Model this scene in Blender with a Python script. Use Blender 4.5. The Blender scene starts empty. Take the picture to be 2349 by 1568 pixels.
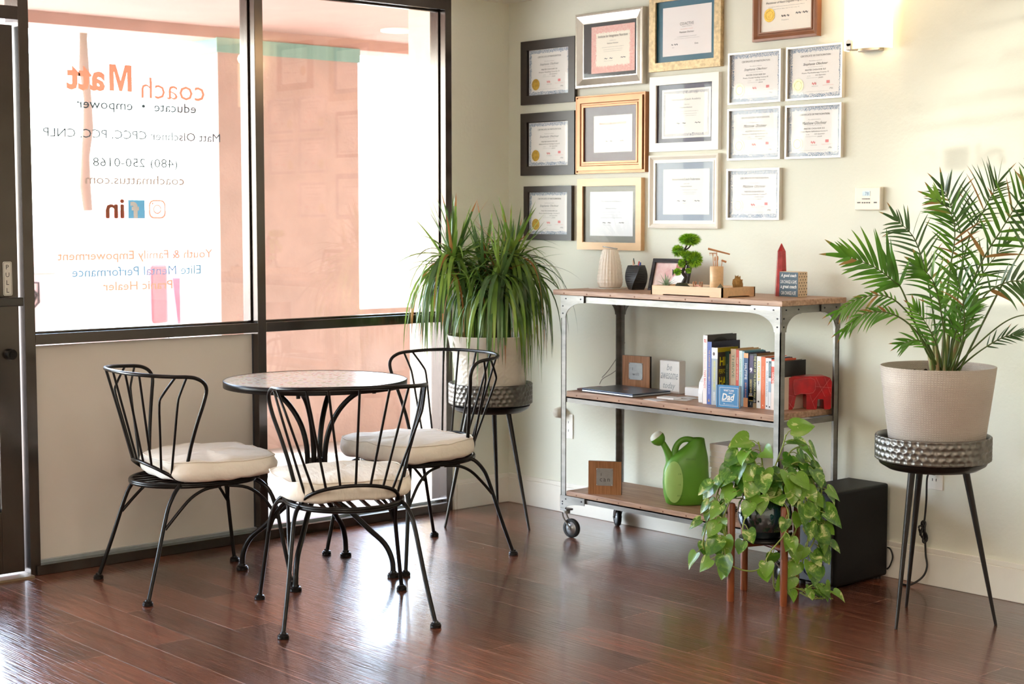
WORLD_S=10.5; SUN_E=10.0; GLINT_E=13000; FILL_E=36; EXPO=.6
import bpy, math, random
from mathutils import Vector as V, Matrix as M4, noise
R_=random.Random(7)
PI=math.pi
SC=bpy.context.scene; COL=SC.collection
OFF={}
# ------------------------------------------------------------------ materials
def lin(h):
    h=h.lstrip('#'); c=[int(h[i:i+2],16)/255 for i in (0,2,4)]
    return tuple((x/12.92 if x<=.04045 else ((x+.055)/1.055)**2.4) for x in c)+(1,)
MATS={}
def mat(name,col,rough=.5,metal=0,spec=.5,noise_amt=0,noise_scale=20,bump=0,bscale=200,emit=None,estr=0,coat=0,stretch=None,col2=None,trans=0,sheen=0):
    if name in MATS: return MATS[name]
    m=bpy.data.materials.new(name); m.use_nodes=True; nt=m.node_tree; b=nt.nodes['Principled BSDF']
    c=lin(col) if isinstance(col,str) else col
    b.inputs['Base Color'].default_value=c; b.inputs['Roughness'].default_value=rough; b.inputs['Metallic'].default_value=metal
    b.inputs['Specular IOR Level'].default_value=spec
    b.inputs['Coat Weight'].default_value=coat
    if sheen: b.inputs['Sheen Weight'].default_value=sheen
    if trans: b.inputs['Transmission Weight'].default_value=trans
    tc=nt.nodes.new('ShaderNodeTexCoord'); mp=nt.nodes.new('ShaderNodeMapping')
    nt.links.new(tc.outputs['Object'],mp.inputs['Vector'])
    if stretch: mp.inputs['Scale'].default_value=stretch
    n=nt.nodes.new('ShaderNodeTexNoise'); n.inputs['Scale'].default_value=noise_scale; n.inputs['Detail'].default_value=5
    nt.links.new(mp.outputs['Vector'],n.inputs['Vector'])
    amt=noise_amt if noise_amt else .04
    c2=lin(col2) if col2 else tuple(x*(1-amt) for x in c[:3])+(1,)
    mx=nt.nodes.new('ShaderNodeMix'); mx.data_type='RGBA'
    mx.inputs['A'].default_value=c; mx.inputs['B'].default_value=c2
    rp=nt.nodes.new('ShaderNodeMapRange'); rp.inputs['From Min'].default_value=.35; rp.inputs['From Max'].default_value=.65
    nt.links.new(n.outputs['Fac'],rp.inputs['Value']); nt.links.new(rp.outputs['Result'],mx.inputs['Factor'])
    nt.links.new(mx.outputs['Result'],b.inputs['Base Color'])
    if bump:
        n2=nt.nodes.new('ShaderNodeTexNoise'); n2.inputs['Scale'].default_value=bscale; n2.inputs['Detail'].default_value=3
        nt.links.new(mp.outputs['Vector'],n2.inputs['Vector'])
        bp=nt.nodes.new('ShaderNodeBump'); bp.inputs['Strength'].default_value=bump; bp.inputs['Distance'].default_value=.004
        nt.links.new(n2.outputs['Fac'],bp.inputs['Height']); nt.links.new(bp.outputs['Normal'],b.inputs['Normal'])
    if emit:
        b.inputs['Emission Color'].default_value=lin(emit); b.inputs['Emission Strength'].default_value=estr
    MATS[name]=m; return m
def glass_mat(name,tint=(1,1,1,1),rough=0.0,ior=1.45,haze=0.0):
    if name in MATS: return MATS[name]
    m=bpy.data.materials.new(name); m.use_nodes=True; nt=m.node_tree; nt.nodes.clear()
    o=nt.nodes.new('ShaderNodeOutputMaterial'); t=nt.nodes.new('ShaderNodeBsdfTransparent'); g=nt.nodes.new('ShaderNodeBsdfGlossy')
    t.inputs['Color'].default_value=tint; g.inputs['Roughness'].default_value=rough
    lw=nt.nodes.new('ShaderNodeLayerWeight'); lw.inputs['Blend'].default_value=.5
    pw=nt.nodes.new('ShaderNodeMath'); pw.operation='POWER'; pw.inputs[1].default_value=5; nt.links.new(lw.outputs['Facing'],pw.inputs[0])
    mul=nt.nodes.new('ShaderNodeMath'); mul.operation='MULTIPLY_ADD'; mul.inputs[1].default_value=.9; mul.inputs[2].default_value=.04+haze
    mx=nt.nodes.new('ShaderNodeMixShader')
    nt.links.new(pw.outputs[0],mul.inputs[0]); nt.links.new(mul.outputs[0],mx.inputs['Fac'])
    nt.links.new(t.outputs[0],mx.inputs[1]); nt.links.new(g.outputs[0],mx.inputs[2]); nt.links.new(mx.outputs[0],o.inputs['Surface'])
    MATS[name]=m; return m
# ------------------------------------------------------------------ mesh builder
class MB:
    def __init__(s): s.v=[]; s.f=[]; s.mi=[]; s.sm=[]; s.uv=[]
    def add(s,vs,fs,mi=0,sm=False,uv=None,mat4=None):
        o=len(s.v)
        s.v+= [tuple((mat4@V(p))) for p in vs] if mat4 is not None else [tuple(p) for p in vs]
        for k,f in enumerate(fs):
            s.f.append(tuple(i+o for i in f)); s.mi.append(mi); s.sm.append(sm); s.uv.append(uv[k] if uv else None)
        return s
    def box(s,x0,x1,y0,y1,z0,z1,mi=0,mat4=None):
        vs=[(x0,y0,z0),(x1,y0,z0),(x1,y1,z0),(x0,y1,z0),(x0,y0,z1),(x1,y0,z1),(x1,y1,z1),(x0,y1,z1)]
        return s.add(vs,[(0,3,2,1),(4,5,6,7),(0,1,5,4),(1,2,6,5),(2,3,7,6),(3,0,4,7)],mi,False,None,mat4)
    def tube(s,pts,r,seg=8,closed=False,mi=0,cap=True,mat4=None,smooth_path=0):
        pts=[V(p) for p in pts]
        if not isinstance(r,(list,tuple)): r=[r]*len(pts)
        if smooth_path: pts,r=catmull(pts,r,smooth_path,closed)
        n=len(pts); vs=[]; prev=None
        for i,p in enumerate(pts):
            if closed: t=pts[(i+1)%n]-pts[i-1]
            else: t=pts[min(i+1,n-1)]-pts[max(i-1,0)]
            if t.length<1e-9: t=V((0,0,1))
            t.normalize()
            if prev is None:
                a=V((0,0,1)) if abs(t.z)<.9 else V((1,0,0))
                u=t.cross(a).normalized()
            else:
                u=(prev-t*prev.dot(t)); u=u.normalized() if u.length>1e-6 else t.orthogonal().normalized()
            prev=u; w=t.cross(u)
            for k in range(seg):
                a=2*PI*k/seg; vs.append(p+(u*math.cos(a)+w*math.sin(a))*r[i])
        fs=[]
        m=n if closed else n-1
        for i in range(m):
            j=(i+1)%n
            for k in range(seg):
                k2=(k+1)%seg; fs.append((i*seg+k,i*seg+k2,j*seg+k2,j*seg+k))
        s.add(vs,fs,mi,True,None,mat4)
        if cap and not closed:
            s.add(vs[:seg],[tuple(range(seg))[::-1]],mi,False,None,mat4)
            s.add(vs[-seg:],[tuple(range(seg))],mi,False,None,mat4)
        return s
    def lathe(s,prof,seg=32,c=(0,0,0),mi=0,smooth=True,disp=None,cap0=True,cap1=True,mat4=None,a0=0,a1=2*PI):
        full=abs(a1-a0-2*PI)<1e-6; n=seg if full else seg+1
        vs=[]
        for r,z in prof:
            for k in range(n):
                a=a0+(a1-a0)*k/seg; rr=r+(disp(a,z,r) if disp else 0)
                vs.append((c[0]+rr*math.cos(a),c[1]+rr*math.sin(a),c[2]+z))
        fs=[];uv=[];L=0
        for i in range(len(prof)-1):
            L2=L+math.hypot(prof[i+1][0]-prof[i][0],prof[i+1][1]-prof[i][1])
            rm=max(prof[i][0],prof[i+1][0],.001)
            for k in range(seg):
                k2=(k+1)%n if full else k+1
                fs.append((i*n+k,i*n+k2,(i+1)*n+k2,(i+1)*n+k))
                u0,u1=k/seg,(k+1)/seg
                uv.append([(u0,L),(u1,L),(u1,L2),(u0,L2)])
            L=L2
        s.add(vs,fs,mi,smooth,uv,mat4)
        if full:
            if cap0 and prof[0][0]>1e-4: s.add(vs[:n],[tuple(range(n))[::-1]],mi,False,None,mat4)
            if cap1 and prof[-1][0]>1e-4: s.add(vs[-n:],[tuple(range(n))],mi,False,None,mat4)
        return s
    def cyl(s,p0,p1,r0,r1=None,seg=16,mi=0,mat4=None):
        r1=r0 if r1 is None else r1
        return s.tube([p0,p1],[r0,r1],seg,False,mi,True,mat4)
    def prism(s,poly,d0,d1,mat4=None,mi=0,smooth=False):
        # poly in local (x,z) plane, extruded along y d0..d1
        n=len(poly); vs=[(x,d0,z) for x,z in poly]+[(x,d1,z) for x,z in poly]
        fs=[tuple(range(n)),tuple(range(2*n-1,n-1,-1))]
        s.add(vs,fs,mi,False,None,mat4)
        s.add(vs,[(i,i+n,(i+1)%n+n,(i+1)%n) for i in range(n)],mi,smooth,None,mat4)
        return s
    def sphere(s,c,r,seg=12,rings=8,mi=0,sc=(1,1,1),mat4=None,disp=None):
        vs=[];fs=[]
        for i in range(rings+1):
            th=PI*i/rings
            for k in range(seg):
                a=2*PI*k/seg; d=V((math.sin(th)*math.cos(a),math.sin(th)*math.sin(a),math.cos(th)))
                q=1+(disp(d) if disp else 0)
                vs.append((c[0]+r*sc[0]*d.x*q,c[1]+r*sc[1]*d.y*q,c[2]+r*sc[2]*d.z*q))
        for i in range(rings):
            for k in range(seg):
                k2=(k+1)%seg; fs.append((i*seg+k,(i+1)*seg+k,(i+1)*seg+k2,i*seg+k2))
        return s.add(vs,fs,mi,True,None,mat4)
    def build(s,name,mats,parent=None,loc=None,bevel=0,world=True,rot=None,subsurf=0):
        if not isinstance(mats,(list,tuple)): mats=[mats]
        me=bpy.data.meshes.new(name)
        base=V((0,0,0))
        if parent is not None and world: base=OFF.get(parent.name,V((0,0,0)))
        if parent is None and loc is not None and world: base=V(loc)
        me.from_pydata([tuple(V(p)-base) for p in s.v],[],s.f)
        for m in mats: me.materials.append(m)
        me.polygons.foreach_set('material_index',s.mi); me.polygons.foreach_set('use_smooth',s.sm)
        if any(u is not None for u in s.uv):
            ul=me.uv_layers.new(name='UVMap'); k=0; dat=[]
            for f,u in zip(s.f,s.uv):
                dat+= [c for q in u for c in q] if u else [0.0,0.0]*len(f)
            ul.data.foreach_set('uv',dat)
        me.update()
        o=bpy.data.objects.new(name,me); COL.objects.link(o)
        if parent is not None: o.parent=parent; OFF[o.name]=base.copy()
        else:
            if loc is not None: o.location=loc
            OFF[o.name]=V(loc) if loc is not None else V((0,0,0))
        if rot is not None: o.rotation_euler=rot
        if bevel:
            b=o.modifiers.new('bevel','BEVEL'); b.width=bevel; b.segments=2; b.limit_method='ANGLE'; b.angle_limit=math.radians(40)
        if subsurf:
            b=o.modifiers.new('subsurf','SUBSURF'); b.levels=subsurf; b.render_levels=subsurf
        return o
def catmull(pts,r,n,closed=False):
    out=[];ro=[];N=len(pts)
    rng=range(N) if closed else range(N-1)
    for i in rng:
        if closed: p0,p1,p2,p3=pts[i-1],pts[i],pts[(i+1)%N],pts[(i+2)%N]
        else: p0,p1,p2,p3=pts[max(i-1,0)],pts[i],pts[i+1],pts[min(i+2,N-1)]
        for k in range(n):
            t=k/n; t2=t*t;t3=t2*t
            out.append(.5*((2*p1)+(p2-p0)*t+(2*p0-5*p1+4*p2-p3)*t2+(3*p1-p0-3*p2+p3)*t3))
            ro.append(r[i]*(1-t)+r[(i+1)%N]*t)
    if not closed: out.append(pts[-1]); ro.append(r[-1])
    return out,ro
def thing(name,label,cat,loc=(0,0,0),rz=0,group=None):
    o=bpy.data.objects.new(name,None); COL.objects.link(o); o.location=loc; o.rotation_euler=(0,0,rz); o.empty_display_size=.05
    o['label']=label; o['category']=cat
    if group: o['group']=group
    OFF[o.name]=V(loc); return o
def tag(o,label=None,cat=None,group=None,kind=None):
    if label: o['label']=label
    if cat: o['category']=cat
    if group: o['group']=group
    if kind: o['kind']=kind
    return o
def struct(name,mb,m,parent=None,**k):
    o=mb.build(name,m,parent,**k)
    if parent is None: o['kind']='structure'
    return o
def copy_tree(o,parent=None):
    c=o.copy(); COL.objects.link(c); c.parent=parent
    for ch in list(o.children): copy_tree(ch,c)
    return c
# ------------------------------------------------------------------ text (built-in font turned into mesh)
_TC={}
def text_geo(s,bold=0.0,shear=0.0,space=1.0,res=2):
    if 'M' in s or '4' in s: bold=0
    key=(s,bold,shear,space,res)
    if key in _TC: return _TC[key]
    cu=bpy.data.curves.new('t','FONT'); cu.body=s; cu.size=1; cu.offset=bold; cu.shear=shear; cu.space_character=space
    cu.align_x='CENTER'; cu.align_y='CENTER'; cu.resolution_u=res; cu.fill_mode='BOTH'
    o=bpy.data.objects.new('t',cu); COL.objects.link(o)
    dg=bpy.context.evaluated_depsgraph_get(); me=bpy.data.meshes.new_from_object(o.evaluated_get(dg))
    vs=[v.co.copy() for v in me.vertices]; fs=[tuple(p.vertices) for p in me.polygons]
    bpy.data.objects.remove(o); bpy.data.curves.remove(cu); bpy.data.meshes.remove(me)
    if vs:
        x0=min(v.x for v in vs);x1=max(v.x for v in vs);y0=min(v.y for v in vs);y1=max(v.y for v in vs)
        vs=[V((v.x-(x0+x1)/2,v.y-(y0+y1)/2,0)) for v in vs]; w,h=x1-x0,y1-y0
    else: w=h=1
    _TC[key]=(vs,fs,w,h); return _TC[key]
def put_text(mb,s,c,ux,uz,width=None,height=None,bold=0,shear=0,mi=0,space=1.0,off=0,maxw=None):
    """write s centred at c; ux = direction of reading, uz = up. off = lift along the face normal."""
    vs,fs,w,h=text_geo(s,bold,shear,space)
    ux=V(ux).normalized(); uz=V(uz).normalized(); n=ux.cross(uz)
    if width and height: sx,sz=width/w,height/h
    elif width: sx=sz=width/w
    else: sx=sz=height/h
    if maxw and sx*w>maxw: sx=maxw/w
    c=V(c)+n*off
    mb.add([c+ux*(v.x*sx)+uz*(v.y*sz) for v in vs],fs,mi)
    return mb
def zrot(a,loc=(0,0,0)): return M4.Translation(V(loc))@M4.Rotation(a,4,'Z')
# ------------------------------------------------------------------ camera
YAW=.8414345; PIT=.0786009
cam=bpy.data.cameras.new('camera'); co=bpy.data.objects.new('camera',cam); COL.objects.link(co)
co.location=(5.836,-5.196,1.40); co.rotation_euler=(PI/2-PIT,0,YAW)
cam.sensor_width=36; cam.lens=36*3677.6/2349; cam.clip_end=300
cam.dof.use_dof=True; cam.dof.focus_distance=5.9; cam.dof.aperture_fstop=5.0
SC.camera=co
# ================================================================== SETTING
def paint(name,col,bump=.25,bscale=60,rough=.55):
    m=mat(name,col,rough=rough,spec=.3,noise_amt=.03,noise_scale=3,bump=bump,bscale=bscale)
    return m
WALL=paint('sage_paint','#e3e3d5')
WHITE=mat('white_trim_paint','#eae6dc',rough=.35,noise_amt=.02)
CEIL=mat('ceiling_paint','#eeebe4',rough=.8,bump=.5,bscale=80)
BRONZE=mat('dark_bronze_aluminium','#5a534f',rough=.2,metal=1,noise_amt=.1,noise_scale=8)
PINK=mat('coral_stucco','#b59b92',rough=.9,noise_amt=.12,noise_scale=6,bump=.6,bscale=60)
SOFF=mat('coral_soffit_paint','#b8968b',rough=.9,noise_amt=.06,noise_scale=5)
TEAL=mat('teal_painted_band','#7fa79d',rough=.7,noise_amt=.15,noise_scale=4,stretch=(1,6,.3))
def floor_mat():
    m=bpy.data.materials.new('walnut_plank_floor'); m.use_nodes=True; nt=m.node_tree; b=nt.nodes['Principled BSDF']; L=nt.links; N=nt.nodes.new
    tc=N('ShaderNodeTexCoord')
    br=N('ShaderNodeTexBrick'); br.offset=.37; br.offset_frequency=2; br.inputs['Scale'].default_value=1
    br.inputs['Brick Width'].default_value=1.22; br.inputs['Row Height'].default_value=.156; br.inputs['Mortar Size'].default_value=.0027
    br.inputs['Mortar Smooth'].default_value=.2; br.inputs['Bias'].default_value=0
    br.inputs['Color1'].default_value=lin('#7b4834'); br.inputs['Color2'].default_value=lin('#502f23'); br.inputs['Mortar'].default_value=lin('#80604f')  # pale seam colour paints in the light caught by the board bevels
    L.new(tc.outputs['Object'],br.inputs['Vector'])
    mp=N('ShaderNodeMapping'); mp.inputs['Scale'].default_value=(1.3,16,1); L.new(tc.outputs['Object'],mp.inputs['Vector'])
    n=N('ShaderNodeTexNoise'); n.inputs['Scale'].default_value=3; n.inputs['Detail'].default_value=8; n.inputs['Distortion'].default_value=.25; L.new(mp.outputs[0],n.inputs['Vector'])
    mr=N('ShaderNodeMapRange'); mr.inputs['From Min'].default_value=.3; mr.inputs['From Max'].default_value=.7; mr.inputs['To Min'].default_value=.55; mr.inputs['To Max'].default_value=1.45; L.new(n.outputs['Fac'],mr.inputs['Value'])
    mu=N('ShaderNodeMix'); mu.data_type='RGBA'; mu.blend_type='MULTIPLY'; mu.inputs['Factor'].default_value=1
    cc=N('ShaderNodeCombineColor'); [L.new(mr.outputs[0],cc.inputs[i]) for i in range(3)]
    L.new(br.outputs['Color'],mu.inputs['A']); L.new(cc.outputs[0],mu.inputs['B']); 
    # big warm and dark clouds in the stain of the boards
    n3=N('ShaderNodeTexNoise'); n3.inputs['Scale'].default_value=2.2; n3.inputs['Detail'].default_value=3; L.new(tc.outputs['Object'],n3.inputs['Vector'])
    r3=N('ShaderNodeMapRange'); r3.inputs['From Min'].default_value=.35; r3.inputs['From Max'].default_value=.65; L.new(n3.outputs['Fac'],r3.inputs['Value'])
    m3=N('ShaderNodeMix'); m3.data_type='RGBA'; m3.blend_type='MULTIPLY'; m3.inputs['B'].default_value=(.62,.5,.46,1)
    L.new(mu.outputs['Result'],m3.inputs['A']); s3=N('ShaderNodeMath'); s3.operation='MULTIPLY'; s3.inputs[1].default_value=.45; L.new(r3.outputs[0],s3.inputs[0]); L.new(s3.outputs[0],m3.inputs['Factor'])
    L.new(m3.outputs['Result'],b.inputs['Base Color'])
    b.inputs['Specular IOR Level'].default_value=.6; b.inputs['Coat Weight'].default_value=.35; b.inputs['Coat Roughness'].default_value=.12
    rr=N('ShaderNodeMapRange'); rr.inputs['To Min'].default_value=.17; rr.inputs['To Max'].default_value=.30; L.new(n3.outputs['Fac'],rr.inputs['Value']); L.new(rr.outputs[0],b.inputs['Roughness'])
    # hand-scraped ribs running along the boards
    mp2=N('ShaderNodeMapping'); mp2.inputs['Scale'].default_value=(5,140,1); L.new(tc.outputs['Object'],mp2.inputs['Vector'])
    n2=N('ShaderNodeTexNoise'); n2.inputs['Scale'].default_value=1; n2.inputs['Detail'].default_value=2; L.new(mp2.outputs[0],n2.inputs['Vector'])
    b1=N('ShaderNodeBump'); b1.inputs['Strength'].default_value=.75; b1.inputs['Distance'].default_value=.0027; L.new(n2.outputs['Fac'],b1.inputs['Height'])
    b2=N('ShaderNodeBump'); b2.invert=True; b2.inputs['Strength'].default_value=.5; b2.inputs['Distance'].default_value=.004; L.new(br.outputs['Fac'],b2.inputs['Height']); L.new(b1.outputs[0],b2.inputs['Normal']); L.new(b2.outputs[0],b.inputs['Normal'])
    return m
FLOOR=floor_mat()
struct('floor',MB().box(-.11,7.5,-7,.12,-.1,0),FLOOR)
struct('ceiling',MB().box(-.11,7.5,-7,.12,2.415,2.5),CEIL)
struct('wall_back',MB().box(-.15,7.5,.0,.12,0,2.415),WALL)
struct('wall_right',MB().box(7.5,7.62,-7,.12,0,2.5),WALL)
struct('wall_front',MB().box(-.11,7.5,-7.12,-7,0,2.5),WALL)
struct('wall_left',MB().box(-.15,0,-.36,0,0,2.415),WALL)
def base_board(name,mbs): return struct(name,mbs,WHITE,bevel=.003)
m=MB().box(.0,7.5,-.014,0,0,.122).box(0,7.5,-.010,0,.122,.142); base_board('baseboard_back',m)
m=MB().box(0,.014,-.343,0,0,.122).box(0,.010,-.343,0,.122,.142).box(-.02,.014,-.358,-.343,0,.13); base_board('baseboard_left',m)
# storefront frame: posts, header, transom and sill in dark aluminium
XO=-.115
def window_n(n,y0,y1,low_panel,lo_y0=None):
    """y0<y1 clear opening; glass above and below the transom"""
    r=thing('window_%d'%n,'','',(0,(y0+y1)/2,0)); del r['label']; del r['category']; r['kind']='structure'
    g=glass_mat('window_glass',(.97,.985,.98,1),0,1.5,.012)
    MB().box(-.058,-.052,y0-.01,y1+.01,.94,2.35).build('window_pane',g,r)
    mb=MB()
    mb.box(XO,0,y0,y1,.901,.942); mb.box(XO,.012,y0-.02,y1,-.0,.040); mb.box(XO,.0,y0,y1,2.354,2.415)
    mb.box(-.066,-.044,y0,y1,.942,.95); mb.box(-.066,-.044,y0,y1,2.346,2.354)
    mb.box(-.066,-.044,y0,y0+.008,.95,2.346); mb.box(-.066,-.044,y1-.008,y1,.95,2.346)
    mb.build('window_frame',BRONZE,r,bevel=.0015)
    if low_panel:
        MB().box(-.06,-.045,y0,y1-.004,.045,.893).build('infill_panel',mat('beige_infill_board','#dcd5cb',rough=.6,noise_amt=.03,noise_scale=4),r)
        MB().box(-.045,-.028,y0,y1,.04,.052).build('glazing_bead',mat('brushed_aluminium','#c9d0d6',rough=.3,metal=.9),r)
    else:
        MB().box(-.058,-.052,y0-.01,y1+.01,.035,.905).build('window_pane',g,r)
        MB().box(-.07,-.04,y0,y1,.04,.05).build('glazing_bead',mat('brushed_aluminium','#c9d0d6',rough=.3,metal=.9),r)
    return r
window_n(1,-2.45,-1.44,True)
window_n(2,-1.398,-.396,False)
for k,(a,b) in enumerate([(-2.492,-2.45),(-1.44,-1.398),(-.396,-.358)]):
    struct('trim_%d'%(k+1),MB().box(XO,.0,a,b,0,2.415),BRONZE,bevel=.0015)
# the rest of the shopfront to the left of the door (lets the same daylight in)
window_n(3,-5.2,-3.68,False); window_n(4,-6.96,-5.24,False)
for k,(a,b) in enumerate([(-3.68,-3.62),(-5.24,-5.2),(-7,-6.96)]):
    struct('trim_%d'%(k+4),MB().box(XO,.0,a,b,0,2.415),BRONZE)
# door
d=thing('door_1','','',(0,-3.05,0)); del d['label']; del d['category']; d['kind']='structure'
mb=MB(); mb.box(-.075,-.02,-2.595,-2.507,.02,2.12); mb.box(-.075,-.02,-3.615,-3.53,.02,2.12)
mb.box(-.075,-.02,-3.53,-2.595,.02,.262); mb.box(-.075,-.02,-3.53,-2.595,2.03,2.12)
mb.build('door_frame',BRONZE,d,bevel=.002)
MB().box(-.052,-.046,-3.54,-2.585,.25,2.04).build('door_glass',glass_mat('window_glass'),d)
mb=MB(); mb.box(-.058,-.040,-2.603,-2.595,.262,2.03); mb.box(-.058,-.040,-3.53,-2.595,.262,.272)
mb.build('glazing_bead',mat('brushed_aluminium','#c9d0d6'),d)
mb=MB(); mb.box(.028,.05,-3.55,-2.518,1.057,1.09); mb.box(-.02,.03,-2.55,-2.53,1.062,1.085); mb.box(-.02,.03,-3.5,-3.48,1.062,1.085)
mb.build('door_handle',mat('smoked_metal_bar','#4c4a48',rough=.3,metal=.8),d,bevel=.004)
mb=MB(); mb.cyl((-.02,-2.548,.87),(.004,-2.548,.87),.022,.02,24); mb.cyl((.004,-2.548,.87),(.008,-2.548,.87),.012,.012,16)
mb.build('lock_cylinder',mat('black_lock','#161412',rough=.3,metal=.6),d)
struct('door_header_trim',MB().box(XO,0,-3.62,-2.492,2.14,2.19).box(XO,0,-3.62,-2.492,2.36,2.415),BRONZE).name='trim_7'
struct('window_5',MB().box(-.058,-.052,-3.62,-2.49,2.19,2.36),glass_mat('window_glass'))
struct('trim_8',MB().box(XO,.03,-3.62,-2.49,-.004,.008),mat('pale_threshold','#8b7a63',rough=.4,metal=.3))
# PULL sign on the door stile
ps=thing('pull_sign','small white plate reading PULL fixed to the dark door stile','sign',(-.019,-2.55,1.16))
def rrect(w,h,r,n=5):
    p=[]
    for cx,cy,a in((w/2-r,h/2-r,0),(-w/2+r,h/2-r,90),(-w/2+r,-h/2+r,180),(w/2-r,-h/2+r,270)):
        for i in range(n+1):
            t=math.radians(a+90*i/n); p.append((cx+r*math.cos(t),cy+r*math.sin(t)))
    return p
def face_x(poly,c,x,mi,mb,flip=False,outline=None):
    """flat ring or plate in a plane x = const; y is horizontal"""
    vs=[(x,c[0]+p[0],c[1]+p[1]) for p in poly]
    if outline:
        vs+=[(x,c[0]+p[0]*outline[0],c[1]+p[1]*outline[1]) for p in poly]; n=len(poly)
        fs=[(i,(i+1)%n,(i+1)%n+n,i+n) for i in range(n)]
    else: fs=[tuple(range(len(poly)))]
    mb.add(vs,fs,mi)
mb=MB(); p=rrect(.036,.13,.006); n=len(p)
mb.add([(-.0195,-2.55+a,1.16+b) for a,b in p]+[(-.0175,-2.55+a,1.16+b) for a,b in p],[tuple(range(n)),tuple(range(n,2*n))]+[(i,(i+1)%n,(i+1)%n+n,i+n) for i in range(n)])
mb.build('plate',mat('sign_white','#d8d6cb',rough=.4),ps)
mb=MB()
face_x(rrect(.030,.124,.004),(-2.55,1.16),-.0170,0,mb,outline=(.93,.985))
for i,ch in enumerate('PULL'): put_text(mb,ch,(-.0170,-2.55,1.204-i*.0295),(0,1,0),(0,0,1),height=.0175)
mb.build('lettering',mat('sign_ink','#2c2a2a',rough=.6),ps)
# lettering on the glass (seen from behind, it reads from outside)
def gl(mb,s,y0,y1,z,h,bold=0,mi=0,shear=0,space=1.0):
    put_text(mb,s,(-.0508,(y0+y1)/2,z),(0,-1,0),(0,0,1),width=abs(y1-y0),height=h,bold=bold,mi=mi,space=space)
def vinyl(name,c,tr=.22):
    m=mat(name,c,rough=.6,spec=.2); nt=m.node_tree; b=nt.nodes['Principled BSDF']; o=nt.nodes['Material Output']
    t=nt.nodes.new('ShaderNodeBsdfTranslucent'); t.inputs['Color'].default_value=lin(c); x=nt.nodes.new('ShaderNodeMixShader'); x.inputs[0].default_value=tr
    nt.links.new(b.outputs[0],x.inputs[1]); nt.links.new(t.outputs[0],x.inputs[2]); nt.links.new(x.outputs[0],o.inputs['Surface']); return m
OR_=vinyl('orange_vinyl','#cf8468',.38); BL_=vinyl('blue_vinyl','#5f95ae'); GR_=vinyl('grey_vinyl','#66747b',.06)
LT='window lettering in vinyl on the upper left pane'
def glass_line(txt,y0,y1,z,h,m,label,bold=0,name='window_lettering',cat='lettering',grp=LT,fat=0):
    """one line of lettering; every word of it is a part"""
    t=thing(name,label,cat,(-.0508,(y0+y1)/2,z),0,grp)
    vs,fs,w,hh=text_geo(txt,bold); sx,sz=abs(y1-y0)/w,h/hh
    par=list(range(len(vs)))
    def fd(i):
        while par[i]!=i: par[i]=par[par[i]]; i=par[i]
        return i
    for f in fs:
        for q in f[1:]: par[fd(q)]=fd(f[0])
    isl={}
    for f in fs: isl.setdefault(fd(f[0]),[]).append(f)
    L=sorted(((min(vs[i].x for f in ff for i in f),max(vs[i].x for f in ff for i in f),ff) for ff in isl.values()),key=lambda q:q[0])
    words=[];end=None
    for x0,x1,ff in L:
        if end is None or x0-end>.17: words.append([]); end=x1
        words[-1]+=ff; end=max(end,x1)
    for wd in words:
        mb=MB()
        for k in range(1+8*bool(fat)):
            dy,dz_=(0,0) if k==0 else (fat*math.cos(k*PI/4),fat*math.sin(k*PI/4)); idx=sorted({i for f in wd for i in f}); mp={j:n for n,j in enumerate(idx)}
            mb.add([(-.0508+.00008*k,(y0+y1)/2-vs[i].x*sx+dy,z+vs[i].y*sz+dz_) for i in idx],[tuple(mp[i] for i in f) for f in wd])
        mb.build('word' if cat=='lettering' else 'letters',m,t)
    return t
t=glass_line('att',-2.274,-2.108,1.941,.098,OR_,'bold orange vinyl word Matt, largest and boldest on the glass',bold=.036)
mb=MB(); mp_=[(0,0),(0,1),(.3,1),(.5,.40),(.7,1),(1,1),(1,0),(.79,0),(.79,.72),(.57,.0),(.43,0),(.21,.72),(.21,0)]
mb.add([(-.0508,-1.990-.100*x,1.897+.106*y) for x,y in mp_],[tuple(range(13))]); mb.build('word',OR_,t)
glass_line('coach',-1.949,-1.655,1.917,.085,OR_,'thin orange vinyl word coach beside the bold orange word')
glass_line('educate  •  empower',-2.233,-1.696,1.836,.05,GR_,'thin grey lettering line right under the big orange words on the glass',bold=.007)
glass_line('Matt Olschner CPCC, PCC, CNLP',-2.377,-1.583,1.722,.040,GR_,'widest grey lettering line on the glass, with credentials CPCC, PCC, CNLP',bold=.007)
glass_line('(480) 250-0168',-2.168,-1.788,1.608,.047,GR_,'telephone number in grey on the glass',bold=.007)
glass_line('coachmattus.com',-2.202,-1.758,1.544,.036,vinyl('tan_vinyl','#9b8577'),'web address on the glass just above the three social icons',bold=.007)
glass_line('Youth & Family Empowerment',-2.327,-1.628,1.236,.046,OR_,'orange lettering line Youth and Family Empowerment on the glass',bold=.007)
glass_line('Elite Mental Performance',-2.267,-1.686,1.176,.037,BL_,'blue grey lettering line Elite Mental Performance on the glass',bold=.007)
glass_line('Pranic Healer',-2.135,-1.821,1.117,.035,OR_,'orange lettering line Pranic Healer, lowest on the glass',bold=.007)
glass_line('in',-2.114,-2.037,1.428,.072,OR_,'orange letters in as a social media icon on the glass',name='window_icon',cat='icon',grp='social icons on the glass',fat=.003)
mb=MB(); mb.add([(-.0508,-2.017,1.389),(-.0508,-1.942,1.389),(-.0508,-1.942,1.463),(-.0508,-2.017,1.463)],[(0,1,2,3)])
o=tag(mb.build('window_icon',BL_,loc=(-.0508,-1.98,1.426)),'blue square icon with a white letter f on the glass','icon','social icons on the glass')
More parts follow.
